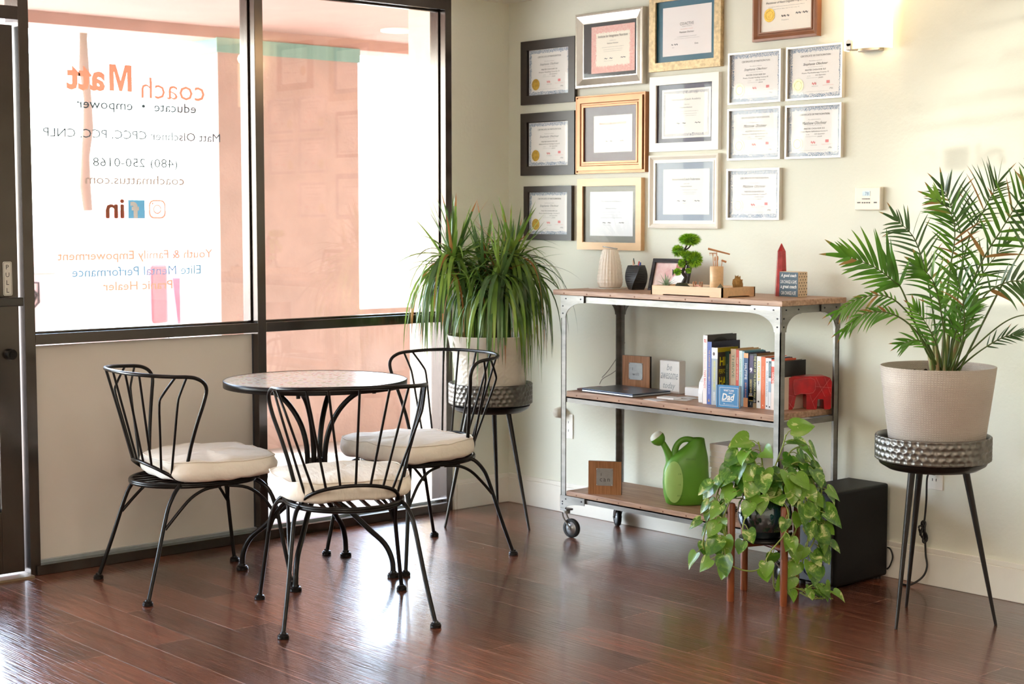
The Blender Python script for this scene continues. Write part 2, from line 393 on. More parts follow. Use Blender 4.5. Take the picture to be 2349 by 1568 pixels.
mb=MB(); put_text(mb,'f',(-.0498,-1.988,1.423),(0,-1,0),(0,0,1),width=.038,height=.066,bold=.05); mb.build('letter',mat('white_vinyl','#ffffff',rough=.5),o)
mb=MB(); face_x(rrect(.077,.076,.022),(-1.885,1.426),-.0508,0,mb,outline=(.84,.84))
ring=[(.019*math.cos(2*PI*i/24),.019*math.sin(2*PI*i/24)) for i in range(24)]
face_x(ring,(-1.885,1.426),-.0508,0,mb,outline=(.74,.74)); face_x([(a*.22,b*.22) for a,b in ring],(-1.906,1.449),-.0508,0,mb)
tag(mb.build('window_icon',OR_,loc=(-.0508,-1.885,1.426)),'orange outline camera shaped icon on the glass','icon','social icons on the glass')
# ================================================================== OUTSIDE
CONC=mat('pale_concrete','#a8a29a',rough=.9,noise_amt=.08,noise_scale=2)
tag(MB().box(-40,-.11,-40,40,-.14,-.02).build('ground',CONC),kind='structure')
tag(MB().box(-2.66,-.12,-14,16,2.50,2.62).box(-2.66,-2.39,-14,16,2.435,2.5).box(-2.66,-.15,-14,16,2.62,3.6).build('soffit',SOFF),kind='structure')
tag(MB().box(-.40,-.15,-.30,16,-.02,2.5).build('outside_wall',mat('cream_stucco','#efd9c0',rough=.9,bump=.4,bscale=60)),kind='structure')
c=thing('stucco_column','coral stucco column with teal band outside the glass','column',(-2.6,.35,0))
MB().box(-2.86,-2.39,-.157,.86,-.02,2.36).build('shaft',PINK,c)
MB().box(-2.87,-2.38,-.167,.87,2.355,2.44).build('band',TEAL,c)
tag(MB().box(-2.75,-2.5,.86,9,-.02,.80).build('low_wall',PINK,loc=(-2.6,5,0)),'coral stucco low wall running on from the column','wall')
l=thing('soffit_light','round white light set in the walkway soffit','light',(-1.8,.72,2.5))
LW=(-1.8,.72)
MB().lathe([(.105,0),(.105,-.012),(.088,-.016),(.088,-.004)],32,(*LW,2.502),cap0=False,cap1=False).build('trim_ring',WHITE,l)
MB().lathe([(.088,-.006),(.06,-.012),(.001,-.016)],32,(*LW,2.502),cap0=False).build('lens',mat('lit_lens','#fff8ec',rough=.4,emit='#fff4e0',estr=4),l)
# pickup truck, tailgate to the shop
CARW=mat('white_car_paint','#f3eeee',rough=.25,spec=.6,coat=.6); REDL=mat('red_lens','#e4595c',rough=.2); BLK=mat('black_rubber','#151515',rough=.7)
t=thing('pickup_truck','white pickup truck seen from behind through the left pane','truck',(-5.5,-.3,0))
mb=MB(); mb.box(-9.4,-4.55,-1.22,-1.14,.5,1.2); mb.box(-9.4,-4.55,.62,.7,.5,1.2); mb.box(-9.4,-6.3,-1.2,.68,.5,1.22); mb.box(-9.4,-4.55,-1.2,.68,.45,.6); mb.build('bed',CARW,t,bevel=.03)
mb=MB(); mb.prism([(-8.6,1.2),(-8.2,1.78),(-6.7,1.80),(-6.35,1.2)],-1.12,.6); mb.build('cab',CARW,t,bevel=.05)
mb=MB(); mb.box(-6.5,-6.35,-1.0,.5,1.28,1.68); mb.build('rear_window',mat('car_glass','#8fa4ad',rough=.05,spec=.8),t)
mb=MB(); mb.box(-4.6,-4.52,-1.05,.54,.56,1.19); mb.build('tailgate',mat('pinkish_white_paint','#c9aaa6',rough=.3,coat=.5),t,bevel=.02)
mb=MB(); mb.box(-4.56,-4.50,-.38,-.17,1.0,1.06); mb.build('tailgate_handle',mat('grey_plastic','#8a8a86',rough=.5),t,bevel=.01)
mb=MB()
def tb(y,z): return (-4.508,-.36+y*.62,.85+z*.62)
mb.tube([tb(-.10,.15),tb(.10,.15),tb(.10,-.07),tb(.0,-.16),tb(-.10,-.07)],.008,8,True)
mb.tube([tb(-.07,.09),tb(.05,.0),tb(-.07,-.07)],.011,8); mb.tube([tb(-.02,.12),tb(.085,.02),tb(.02,-.09)],.009,8)
mb.build('emblem',mat('dark_chrome','#3c3436',rough=.2,metal=.8),t)
for y in(-1.2,.58): MB().box(-4.75,-4.52,y,y+.13,.62,1.05).build('tail_lamp',REDL,t,bevel=.02)
mb=MB(); mb.box(-4.6,-4.4,-1.15,.65,.4,.54); mb.build('rear_bumper',mat('chrome_bumper','#d8d8d8',rough=.15,metal=.9),t,bevel=.03)
for y in(-1.15,.45):
    for x in(-5.6,-8.4): MB().lathe([(.2,-.11),(.36,-.1),(.38,0),(.36,.1),(.2,.11)],24,mat4=M4.Translation((x,y+.1,.36))@M4.Rotation(PI/2,4,'X')).build('wheel',BLK,t)
# second car
REDC=mat('red_car_paint','#c8434c',rough=.25,coat=.6)
t=thing('parked_car','red car parked behind the white pickup, only its front seen','car',(-9,3.2,0))
mb=MB(); mb.prism([(-11,.35),(-11,.9),(-10.3,1.0),(-9.6,1.42),(-8.3,1.45),(-7.6,1.0),(-6.9,.9),(-6.8,.4)],2.1,3.9); mb.build('body',REDC,t,bevel=.06)
mb=MB(); mb.prism([(-9.9,1.02),(-9.45,1.36),(-8.35,1.38),(-7.75,1.02)],2.08,3.92); mb.box(-7.80,-7.66,2.3,3.7,1.0,1.05);mb.build('side_window',mat('car_glass_blue','#5d7fa6',rough=.05,spec=.8),t)
for x in(-10.3,-7.6):
    for y in(2.1,3.7): MB().lathe([(.12,-.1),(.3,-.1),(.33,0),(.3,.1),(.12,.1)],24,mat4=M4.Translation((x,y+.1,.31))@M4.Rotation(PI/2,4,'X')).build('wheel',BLK,t)
mb=MB(); mb.box(-6.85,-6.76,2.2,2.6,.6,.78); mb.build('head_lamp',mat('lamp_clear','#e8e2da',rough=.1,spec=.9),t,bevel=.03)
# palm tree, hedge and far building
t=thing('palm_tree','tall thin palm tree standing beyond the car park','tree',(-12,3.9,0))
mb=MB(); rr=R_; pts=[(-12+.03*math.sin(i),3.9+.02*math.cos(i*1.7),i*.35) for i in range(12)]; mb.tube(pts,[.062-.001*i+.014*(i%2) for i in range(12)],12); mb.build('trunk',mat('palm_bark','#56402f',rough=.95,bump=1,bscale=20),t)
mb=MB()
for k in range(18):
    a=2*PI*k/18; P=V((-12,3.9,3.8)); d=V((math.cos(a),math.sin(a),.7))
    pts=[];
    for i in range(9): pts.append(P.copy()); P=P+d.normalized()*.16; d.z-=.16
    vs=[];fs=[]
    for i,p in enumerate(pts):
        w=.16*math.sin(PI*min(1,(i+.6)/9)); sd=V((-math.sin(a),math.cos(a),-.3)); vs+=[p-sd*w,p,p+sd*w]
        if i: fs+=[(3*i-3,3*i-2,3*i+1,3*i),(3*i-2,3*i-1,3*i+2,3*i+1)]
    mb.add(vs,fs)
mb.build('crown',mat('palm_green','#6f8a52',rough=.7),t)
def bush(c,r,label,n=420):
    mb=MB()
    for i in range(n):
        d=V((R_.gauss(0,1),R_.gauss(0,1),R_.gauss(0,1))).normalized(); p=V(c)+V((d.x*r[0],d.y*r[1],d.z*r[2]))*R_.uniform(.65,1)
        u=d.orthogonal().normalized()*.09; w=d.cross(u).normalized()*.05
        mb.add([p-u,p+w,p+u,p-w],[(0,1,2,3)])
    mb.sphere(c,.8,10,8,sc=r)
    tag(mb.build('shrub',mat('dusty_leaf','#5c7440',rough=.8,noise_amt=.3),loc=(c[0],c[1],0)),label,'shrub')
bush((-13,3.0,1.0),(.8,.55,1.0),'pale green shrub left of the palm trunk beyond the car park')
bush((-15,7.6,1.0),(.9,.6,1.12),'bluish green shrub at the edge of the stucco column outside')
t=thing('far_building','low cream building across the car park with dark slim windows','building',(-16,16,0))
MB().box(-20,-14,10,22,0,3.0).build('wall',mat('cream_render','#f2e2d2',rough=.9),t)
for y in(13.2,14.6,16.0): MB().box(-14.02,-13.95,y,y+.5,1.2,2.6).build('window',mat('far_window','#b8a58f',rough=.3),t)
# a post beyond the right pane
tag(MB().box(-2.6,-2.45,2.6,2.72,.8,2.3).box(-2.62,-2.43,2.58,2.74,2.3,2.34).build('walkway_post',mat('pale_peach_paint','#f1d5c2',rough=.8),loc=(-2.5,2.66,.8)),'pale post standing on the low wall, right of the column','post')
# ================================================================== CHAIRS AND TABLE
IRON=mat('black_wrought_iron','#100d0c',rough=.3,metal=.0,spec=.28,noise_amt=.2,noise_scale=60,bump=.06,bscale=300)
CLOTH=mat('ivory_cotton','#f3ecdf',rough=.85,noise_amt=.05,noise_scale=12,bump=.9,bscale=26,sheen=.3,stretch=(2.6,.7,1))
ZS=.412
def arch_pt(t):
    """t in -1..1 along the low arch behind the seat"""
    a=t*PI/2; return V((.167*math.sin(a)*1.0,-.11-.108*math.cos(a)**.9 if abs(t)<1 else -.11,.415+.075*math.cos(a)**.8 if abs(t)<1 else .415))
def rail_pt(t):
    """t in -1..1 along the top rail, ends at the front of the sides"""
    a=t*PI/2; s=math.sin(a); c=math.cos(a)
    return V((.262*math.copysign(abs(s)**.8,s),-.120-.185*abs(c)**.95,.818+.012*abs(c)))
def make_chair(label,group):
    t=thing('garden_chair',label,'chair',(0,0,0),0,group)
    # seat ring: round behind, squarer in front
    ring=[]
    for k in range(40):
        a=2*PI*k/40; c,s=math.cos(a),math.sin(a); p=2.0 if s<0 else 3.2
        r=(abs(c)**p+abs(s)**p)**(-1/p); ring.append(V((.203*c*r,(.235 if s<0 else .215)*s*r-.0,ZS)))
    mb=MB(); mb.tube(ring,.0075,8,True); mb.tube([p-V((0,0,.007)) for p in ring],.0075,8,True)
    for x in (-.15,-.1,-.05,0,.05,.1,.15):
        y=.235*math.sqrt(max(0,1-(x/.203)**2)); mb.box(x-.006,x+.006,-y,.205,ZS-.004,ZS+.003)
    mb.build('seat_frame',IRON,t)
    # top rail with turned down ends running to the seat
    side=[V((.264,-.090,.812)),V((.268,-.062,.795)),V((.266,-.050,.766)),V((.254,-.058,.715)),V((.230,-.074,.64)),V((.207,-.088,.56)),V((.190,-.097,.49)),V((.167,-.11,.412))]
    top=[rail_pt(-1+2*i/16) for i in range(17)]
    pts=[V((-p.x,p.y,p.z)) for p in side[::-1]]+top+side
    mb=MB(); mb.tube(pts,.0072,8,smooth_path=4); mb.build('back_frame',IRON,t)
    mb=MB(); mb.tube([arch_pt(-1+2*i/14) for i in range(15)],.0068,8,smooth_path=2); mb.build('back_arch',IRON,t)
    for k in range(9):
        u=-.8+1.6*k/8; b=arch_pt(u*1.0); tt=u*1.02; q=rail_pt(tt)
        if k in(0,1,7,8):
            s=1 if k>4 else -1; e=k in(0,8)
            q=rail_pt(s*(.99 if e else .86)); kink=V((s*(.243 if e else .232),-.150 if e else -.218,.738))
            pp=[b,b.lerp(kink,.5),kink-(kink-b).normalized()*.02,kink+(q-kink).normalized()*.02,q]
            m2=MB(); m2.tube(pp,.0046,7,smooth_path=3)
        else:
            m2=MB(); m2.tube([b,q],.0046,7)
        m2.build('spindle',IRON,t)
    def foot(mb,x,y): mb.lathe([(.0165,0),(.0195,.002),(.0195,.0105),(.0165,.013),(.0165,.016),(.011,.018),(.0085,.024)],18,(x,y,0),smooth=False)
    for s in(-1,1):
        mb=MB(); mb.tube([V((s*.167,-.11,.412)),V((s*.187,-.135,.403)),V((s*.203,-.165,.368)),V((s*.213,-.19,.315)),V((s*.236,-.238,.155)),V((s*.26,-.283,.012))],.0078,8,smooth_path=4)
        mb.tube([V((s*.196,.03,.398)),V((s*.204,-.035,.392)),V((s*.212,-.095,.365)),V((s*.219,-.15,.315)),V((s*.2225,-.2,.262))],.0062,8,smooth_path=4)
        foot(mb,s*.26,-.285); mb.build('leg',IRON,t)
    for s in(-1,1):
        mb=MB(); mb.tube([V((s*.17,.185,.402)),V((s*.205,.215,.375)),V((s*.228,.238,.31)),V((s*.242,.255,.2)),V((s*.265,.284,.012))],.0078,8,smooth_path=4)
        mb.tube([V((s*.2,.06,.398)),V((s*.216,.13,.385)),V((s*.226,.19,.34)),V((s*.234,.243,.26))],.0060,8,smooth_path=4)
        mb.tube([V((s*.08,.212,.398)),V((s*.145,.225,.385)),V((s*.2,.235,.34)),V((s*.234,.246,.26))],.0060,8,smooth_path=4)
        foot(mb,s*.265,.285); mb.build('leg',IRON,t)
    return t
def make_cushion(seed,loc,rz,label):
    t=thing('seat_cushion',label,'cushion',loc,rz,'ivory seat cushions on the iron chairs')
    mb=MB(); n=88; m_=34; off=V((seed*3.1,seed*1.7,0))
    def prof(u,v):
        # u,v in -1..1 on a rounded square; squircle radius
        return u,v
    rings=[(0,1.0),(.35,1.0),(.62,1.0),(.8,.99),(.92,.965),(.985,.9),(1.0,.78),(1.02,.6),(1.02,.42),(1.01,.26),(.985,.12),(.93,.04),(.8,.0),(.5,-.01),(0,-.01)]
    vs=[]
    for fr,h in rings:
        for k in range(n):
            a=2*PI*k/n; c,s=math.cos(a),math.sin(a); p=4.2
            r=(abs(c)**p+abs(s)**p)**(-1/p)
            x=.241*c*r*fr; y=.222*s*r*fr+.060
            if s<0: x*=1-.12*abs(s)
            w=noise.noise(V((x*14,y*14,h*6))+off)*.009+noise.noise(V((x*60,y*22,h*12))+off)*.005
            z=.421+.080*h+(.008*(1-fr*fr) if h>.5 else 0)+w
            rr=1+w*1.6
            vs.append((x*rr,y*rr,z))
    fs=[]
    for i in range(len(rings)-1):
        for k in range(n):
            k2=(k+1)%n; fs.append((i*n+k2,i*n+k,(i+1)*n+k,(i+1)*n+k2))
    mb.add(vs,fs,0,True)
    mb.build('cushion_cover',CLOTH,t,world=False,subsurf=1)
    mb=MB(); pip=[]
    for k in range(60):
        a=2*PI*k/60; c,s=math.cos(a),math.sin(a); p=4.2; r=(abs(c)**p+abs(s)**p)**(-1/p)*.985
        x=.241*c*r; y=.222*s*r+.060
        if s<0: x*=1-.12*abs(s)
        w=noise.noise(V((x*14,y*14,5.7))+off)*.009
        pip.append((x*(1+w),y*(1+w),.420+.080*.93+w))
    mb.tube(pip,.0028,6,True); mb.build('piping',CLOTH,t,world=False)
    return t
G='black wrought iron garden chairs round the mosaic table'
def hd(x,y): return math.atan2(y,x)-PI/2
ch=make_chair('black iron garden chair nearest the camera, its spindle back towards us',G)
specs=[((1.285,-1.919,0),hd(-.902,.432),None,None),((.51,-2.07,0),hd(.14,.99),'black iron garden chair at the left, standing before the beige panel',None),((.698,-1.113,0),hd(0,-1),'black iron garden chair at the far side, in front of the left plant stand',None)]
for i,(l,rz,lab,_) in enumerate(specs):
    o=ch if i==0 else copy_tree(ch)
    o.location=l; o.rotation_euler=(0,0,rz)
    if lab: o['label']=lab
make_cushion(1,(1.285,-1.919,0),hd(-.902,.432)+.03,'ivory cushion on the chair nearest the camera')
make_cushion(2,(.51,-2.07,0),hd(.14,.99)-.02,'ivory cushion on the left chair before the beige panel')
make_cushion(3,(.698,-1.113,0),hd(0,-1)+.05,'ivory cushion on the far chair in front of the left plant stand')
# mosaic table
TC=(.688,-1.622)
t=thing('bistro_table','round mosaic topped bistro table with black iron rim and curved legs','table',(*TC,0))
def mosaic():
    m=bpy.data.materials.new('mosaic'); m.use_nodes=True; nt=m.node_tree; b=nt.nodes['Principled BSDF']; L=nt.links; N=nt.nodes.new
    tc=N('ShaderNodeTexCoord'); v=N('ShaderNodeTexVoronoi'); v.inputs['Scale'].default_value=48; v.inputs['Randomness'].default_value=.9; L.new(tc.outputs['Object'],v.inputs['Vector'])
    r=N('ShaderNodeValToRGB'); e=r.color_ramp; e.interpolation='CONSTANT'
    cols=['#f8f4ec','#ead3bd','#dbe0ba','#eebfb0','#f4ecd0','#c2d0b0','#dfaca8','#faf7f0','#ddd0df','#efe0c2']  # tiles and grout paled to paint in light reflected off the top
    while len(e.elements)<len(cols): e.elements.new(.5)
    for i,c in enumerate(cols): e.elements[i].position=i/len(cols); e.elements[i].color=lin(c)
    sp=N('ShaderNodeSeparateColor'); L.new(v.outputs['Color'],sp.inputs[0]); L.new(sp.outputs[0],r.inputs[0])
    v2=N('ShaderNodeTexVoronoi'); v2.feature='DISTANCE_TO_EDGE'; v2.inputs['Scale'].default_value=48; v2.inputs['Randomness'].default_value=.9; L.new(tc.outputs['Object'],v2.inputs['Vector'])
    lt=N('ShaderNodeMath'); lt.operation='LESS_THAN'; lt.inputs[1].default_value=.17; L.new(v2.outputs['Distance'],lt.inputs[0])
    mx=N('ShaderNodeMix'); mx.data_type='RGBA'; L.new(lt.outputs[0],mx.inputs['Factor']); L.new(r.outputs[0],mx.inputs['A']); mx.inputs['B'].default_value=lin('#f3efe6')
    L.new(mx.outputs['Result'],b.inputs['Base Color']); b.inputs['Roughness'].default_value=.16; b.inputs['Specular IOR Level'].default_value=.6
    bp=N('ShaderNodeBump'); bp.inputs['Strength'].default_value=.5; bp.inputs['Distance'].default_value=.001; mm=N('ShaderNodeMath'); mm.operation='MINIMUM'; mm.inputs[1].default_value=.12; L.new(v2.outputs['Distance'],mm.inputs[0]); L.new(mm.outputs[0],bp.inputs['Height']); L.new(bp.outputs[0],b.inputs['Normal'])
    return m
RT=.356; ZT=.765
MB().lathe([(RT-.004,-.006),(RT-.004,0),(.001,0)],72,(*TC,ZT),cap0=False,smooth=False).build('mosaic_top',mosaic(),t)
mb=MB(); mb.lathe([(RT-.006,-.026),(RT,-.026),(RT+.001,-.001),(RT-.003,.0015),(RT-.005,-.002)],72,(*TC,ZT),cap0=False,cap1=False); mb.lathe([(RT-.003,-.02),(.001,-.02)],72,(*TC,ZT),cap0=False)
mb.build('table_rim',IRON,t)
mb=MB(); mb.lathe([(.03,0),(.03,.03),(.024,.032)],20,(*TC,.425)); mb.lathe([(.024,0),(.02,.022)],20,(*TC,.40))
mb.build('collar',IRON,t)
feet=[(.448,-1.815),(.514,-1.359),(.95,-1.448),(.892,-1.863)]
for fx,fy in feet:
    d=V((fx-TC[0],fy-TC[1],0)); d.normalize(); L=math.hypot(fx-TC[0],fy-TC[1])
    P=lambda r,z:V((TC[0]+d.x*r,TC[1]+d.y*r,z))
    mb=MB(); mb.tube([P(L,.012),P(L-.005,.07),P(L-.035,.13),P(L-.1,.185),P(.14,.25),P(.07,.30),P(.037,.36),P(.035,.44),P(.042,.52),P(.068,.60),P(.12,.675),P(.19,.725),P(.27,.742)],.0105,10,smooth_path=4)
    mb.lathe([(.021,0),(.0235,.002),(.0235,.011),(.020,.014),(.020,.017),(.014,.019),(.012,.026)],20,(fx,fy,0),smooth=False)
    mb.build('leg',IRON,t)
mb=MB()
for a in(.6,2.2,3.8,5.4): mb.cyl((TC[0]+.24*math.cos(a),TC[1]+.24*math.sin(a),.715),(TC[0]+.24*math.cos(a),TC[1]+.24*math.sin(a),.745),.008,.008,10)
mb.build('fixing_bolt',IRON,t)
# ================================================================== CART
def wood(name,c1,c2,sx=2,sy=30,sc=3,rough=.45,axis='x'):
    if name in MATS: return MATS[name]
    m=mat(name,c1,rough=rough,noise_amt=.3,noise_scale=sc,col2=c2,stretch=(sx,sy,sy) if axis=='x' else (sy,sy,sx),bump=.3,bscale=6)
    return m
WOODC=wood('mango_wood','#b89378','#926d54'); STEEL=mat('brushed_steel','#8b8884',rough=.4,metal=.85,noise_amt=.25,noise_scale=9,bump=.1,bscale=120,stretch=(1,1,4)); STEELD=mat('rivet_steel','#35343a',rough=.4,metal=.8)
X0,X1,Y0,Y1=.812,2.013,-.42,-.055
t=thing('rolling_cart','industrial three tier rolling cart of wood slabs in a riveted steel frame','cart',((X0+X1)/2,(Y0+Y1)/2,0))
def post(x,y,sx,sy):
    mb=MB(); w=.028; th=.004
    xa,xb=(x,x+w) if sx>0 else (x-w,x); ya,yb=(y,y+w) if sy>0 else (y-w,y)
    mb.box(xa,xb,y if sy>0 else y-th,y+th if sy>0 else y,.125,1.058); mb.box(x if sx>0 else x-th,x+th if sx>0 else x,ya,yb,.125,1.058)
    mb.build('post',STEEL,t)
for x,y,sx,sy in((X0,Y0,1,1),(X1,Y0,-1,1),(X0,Y1,1,-1),(X1,Y1,-1,-1)): post(x,y,sx,sy)
def slab(x0,x1,y0,y1,z0,z1,name):
    o=MB().box(x0,x1,y0,y1,z0,z1).build(name,WOODC,t,bevel=.0025)
    n=9
    for i in range(n):
        x=x0+(x1-x0)*(i+.5)/n; mb=MB(); mb.cyl((x,y0-.0006,(z0+z1)/2-.003),(x,y0+.003,(z0+z1)/2-.003),.0038,.0038,12)
        mb.build('wood_plug',mat('wood_plug','#7b4f35',rough=.6),o)
    return o
slab(.772,2.030,-.432,-.035,1.059,1.081,'top_slab'); 
slab(.842,1.985,-.416,-.059,.618,.644,'middle_slab'); slab(.842,1.985,-.416,-.059,.186,.207,'bottom_slab')
def rails(z0,z1):
    mb=MB(); th=.004
    for y in(Y0+.0045,Y1-.0085): mb.box(X0+.004,X1-.004,y,y+th,z0,z1)
    for x in(X0+.0045,X1-.0085): mb.box(x,x+th,Y0+.004,Y1-.004,z0,z1)
    mb.box(X0+.004,X1-.004,Y0+.0045,Y0+.03,z1-.004,z1); mb.box(X0+.004,X1-.004,Y1-.03,Y1-.0045,z1-.004,z1)
    mb.build('frame_rail',STEEL,t)
rails(1.029,1.058); rails(.595,.617); rails(.163,.185)
def gusset_poly(w,h,k=.03):
    # corner plate with a concave quarter: corner at 0,0 going +x and -z
    p=[(0,0),(w,0),(w,-k)]
    for i in range(1,12):
        a=PI/2*i/12; p.append((w-(w-k)*math.sin(a),-h+(h-k)*math.cos(a)))
    p+=[(k,-h),(0,-h)]; return p
def gusset(x,y,z,dirx,face,w,h):
    """face 'y': plate in the xz plane; 'x': plate in the yz plane"""
    mb=MB(); poly=gusset_poly(w,h); out=-1 if y<-.2 else 1
    if face=='y': m4=M4.Translation((x,y,z))@M4.Diagonal((dirx,1,1,1)); d0,d1=(out*.0035,0)
    else: m4=M4.Translation((x,y,z))@M4.Rotation(PI/2,4,'Z')@M4.Diagonal((dirx,1,1,1)); s=1 if x>1.4 else -1; d0,d1=(-s*.0035,0)
    mb.prism(poly,d0,d1,m4); g=mb.build('corner_plate',STEEL,t)
    rv=MB()
    for px,pz in((.03*w/.13,-.014),(w-.018,-.014),(.014,-.052*h/.11),(.014,-h+.02)):
        dd=d0+( .002 if d0>0 else -.002)
        rv.cyl(m4@V((px,d0*.5,pz)),m4@V((px,dd,pz)),.0042,.003,10)
    rv.build('rivet',STEELD,g)
for x,dx in((X0,1),(X1,-1)):
    for y in(Y0,Y1):
        gusset(x,y,1.058,dx,'y',.142,.098); gusset(x,y,.186,dx,'y',.15,.058)
for x in(X0,X1):
    for y,dy in((Y0,1),(Y1,-1)):
        gusset(x,y,1.058,dy,'x',.12,.098); gusset(x,y,.186,dy,'x',.12,.058)
def caster(x,y,ang):
    mb=MB(); mb.box(x-.02,x+.02,y-.02,y+.02,.118,.126); mb.lathe([(.016,0),(.016,.012),(.009,.014)],16,(x,y,.106)); c,s=math.cos(ang),math.sin(ang)
    cx,cy=x+c*.028,y+s*.028
    for k in(-1,1):
        ox,oy=-s*.014*k,c*.014*k
        mb.tube([(x+ox-c*.012,y+oy-s*.012,.108),(x+ox-c*.006,y+oy-s*.006,.085),(cx+ox,cy+oy,.045)],.0045,6,smooth_path=3)
    mb.cyl((cx+s*.02,cy-c*.02,.042),(cx-s*.02,cy+c*.02,.042),.006,.006,10)
    cc=mb.build('caster',STEEL,t,bevel=.001)
    m4=M4.Translation((cx,cy,.042))@M4.Rotation(ang,4,'Z')@M4.Rotation(PI/2,4,'X')
    MB().lathe([(.03,-.0095),(.040,-.0095),(.042,-.006),(.042,.006),(.040,.0095),(.03,.0095)],28,mat4=m4,cap0=False,cap1=False).build('tyre',BLK,cc)
    MB().lathe([(.006,-.011),(.012,-.010),(.014,-.004),(.031,-.008),(.031,.008),(.014,.004),(.012,.010),(.006,.011)],28,mat4=m4).build('wheel_hub',mat('cast_grey','#a9adb2',rough=.4,metal=.7),cc)
for x,y,a in((.83,-.402,.15),(1.995,-.402,.5),(.83,-.075,2.6),(1.995,-.075,1.2)): caster(x,y,a)
# ================================================================== PLANT STANDS AND POTS
def hammer(a,z,r,n=44,rows=.021):
    i=z/rows; u=(a/(2*PI)*n+(.5 if int(math.floor(i))%2 else 0))%1-.5; v=i-math.floor(i)-.5
    d=math.sqrt((u*1.05)**2+(v*.95)**2); return -.0055*max(0,1-(d/.56)**2)
STAND=mat('antique_pewter','#77736d',rough=.33,metal=.75,noise_amt=.3,noise_scale=30); STB=mat('blackened_steel','#26221f',rough=.35,metal=.55,noise_amt=.2,noise_scale=12)
def stand(cx,cy,feet,r,ztop,zring,zbase,label):
    t=thing('plant_stand',label,'plant stand',(cx,cy,0),0,'hammered metal tripod plant stands')
    H=ztop-zring; n=44
    prof=[(r-.006,0)]+[(r,H*i/22) for i in range(1,22)]+[(r-.004,H),(r-.009,H-.001)]+[(r-.012,H*.8),(r-.014,H*.3),(r-.016,.012)]
    mb=MB(); mb.lathe(prof,n*6,(cx,cy,zring),disp=lambda a,z,rr:hammer(a,z,rr) if rr>=r-.001 and z<H*.97 else 0,cap0=False,cap1=False)
    mb.build('hammered_ring',STAND,t)
    mb=MB(); mb.lathe([(.03,-.006),(r-.045,-.004),(r-.018,.012),(r-.012,.024)],64,(cx,cy,zbase)); mb.lathe([(r-.016,.004),(.001,.004)],64,(cx,cy,zring),cap0=False); mb.build('tray',STB,t)
    for fx,fy in feet:
        d=V((fx-cx,fy-cy,0)); L=d.length; d.normalize(); top=V((cx,cy,zbase))+d*(r*.55)
        mb=MB(); mb.tube([V((fx,fy,0)),top],[.0055,.0125],12); mb.build('leg',STB,t)
    return t
stand(.39,-.459,[(.313,-.664),(.617,-.428),(.241,-.284)],.191,.649,.555,.522,'hammered metal tripod stand in the corner by the window, under the white embossed pot')
stand(2.73,-.482,[(2.714,-.656),(2.911,-.356),(2.553,-.361)],.196,.652,.567,.540,'hammered metal tripod stand at the right, under the woven grey pot')
SOIL=mat('dark_soil','#241a14',rough=1,bump=1,bscale=120,noise_amt=.5,noise_scale=60)
# left pot: embossed white ceramic
def emboss(a,z,r):
    if z<.0 or z>.215: return 0
    N=18; s=.0575; u=a/(2*PI)*N; v=z/s; best=1
    for du in(0,.5):
        uu=u-du; vv=v-du; fu=uu-math.floor(uu)-.5; fv=vv-math.floor(vv)-.5
        d=math.hypot(fu,fv); best=min(best,abs(d-.5)); 
        ang=math.atan2(fv,fu); pet=abs(math.cos(2*ang)); 
        if .06<d<.3: best=min(best,abs(math.sin(2*ang))*d*.9)
    return .0022*max(0,1-best/.055)
t=thing('planter','white ceramic planter embossed with flower circles, on the corner stand','planter',(.39,-.459,.568))
PW=mat('white_ceramic','#ded5c8',rough=.3,spec=.5)
c=(.39,-.459,.568)
prof=[(.12,0),(.146,.002)]+[(.149+.022*((i/52)**.8),.002+.213*i/52) for i in range(1,53)]+[(.176,.222),(.182,.236),(.188,.27),(.194,.292),(.195,.297),(.190,.297),(.180,.27),(.172,.235)]
mb=MB(); mb.lathe(prof,288,c,disp=emboss,cap0=True,cap1=False); mb.build('pot',PW,t)
mb=MB(); mb.lathe([(.181,.262),(.10,.272),(.001,.275)],40,c,cap0=False); mb.build('soil',SOIL,t)
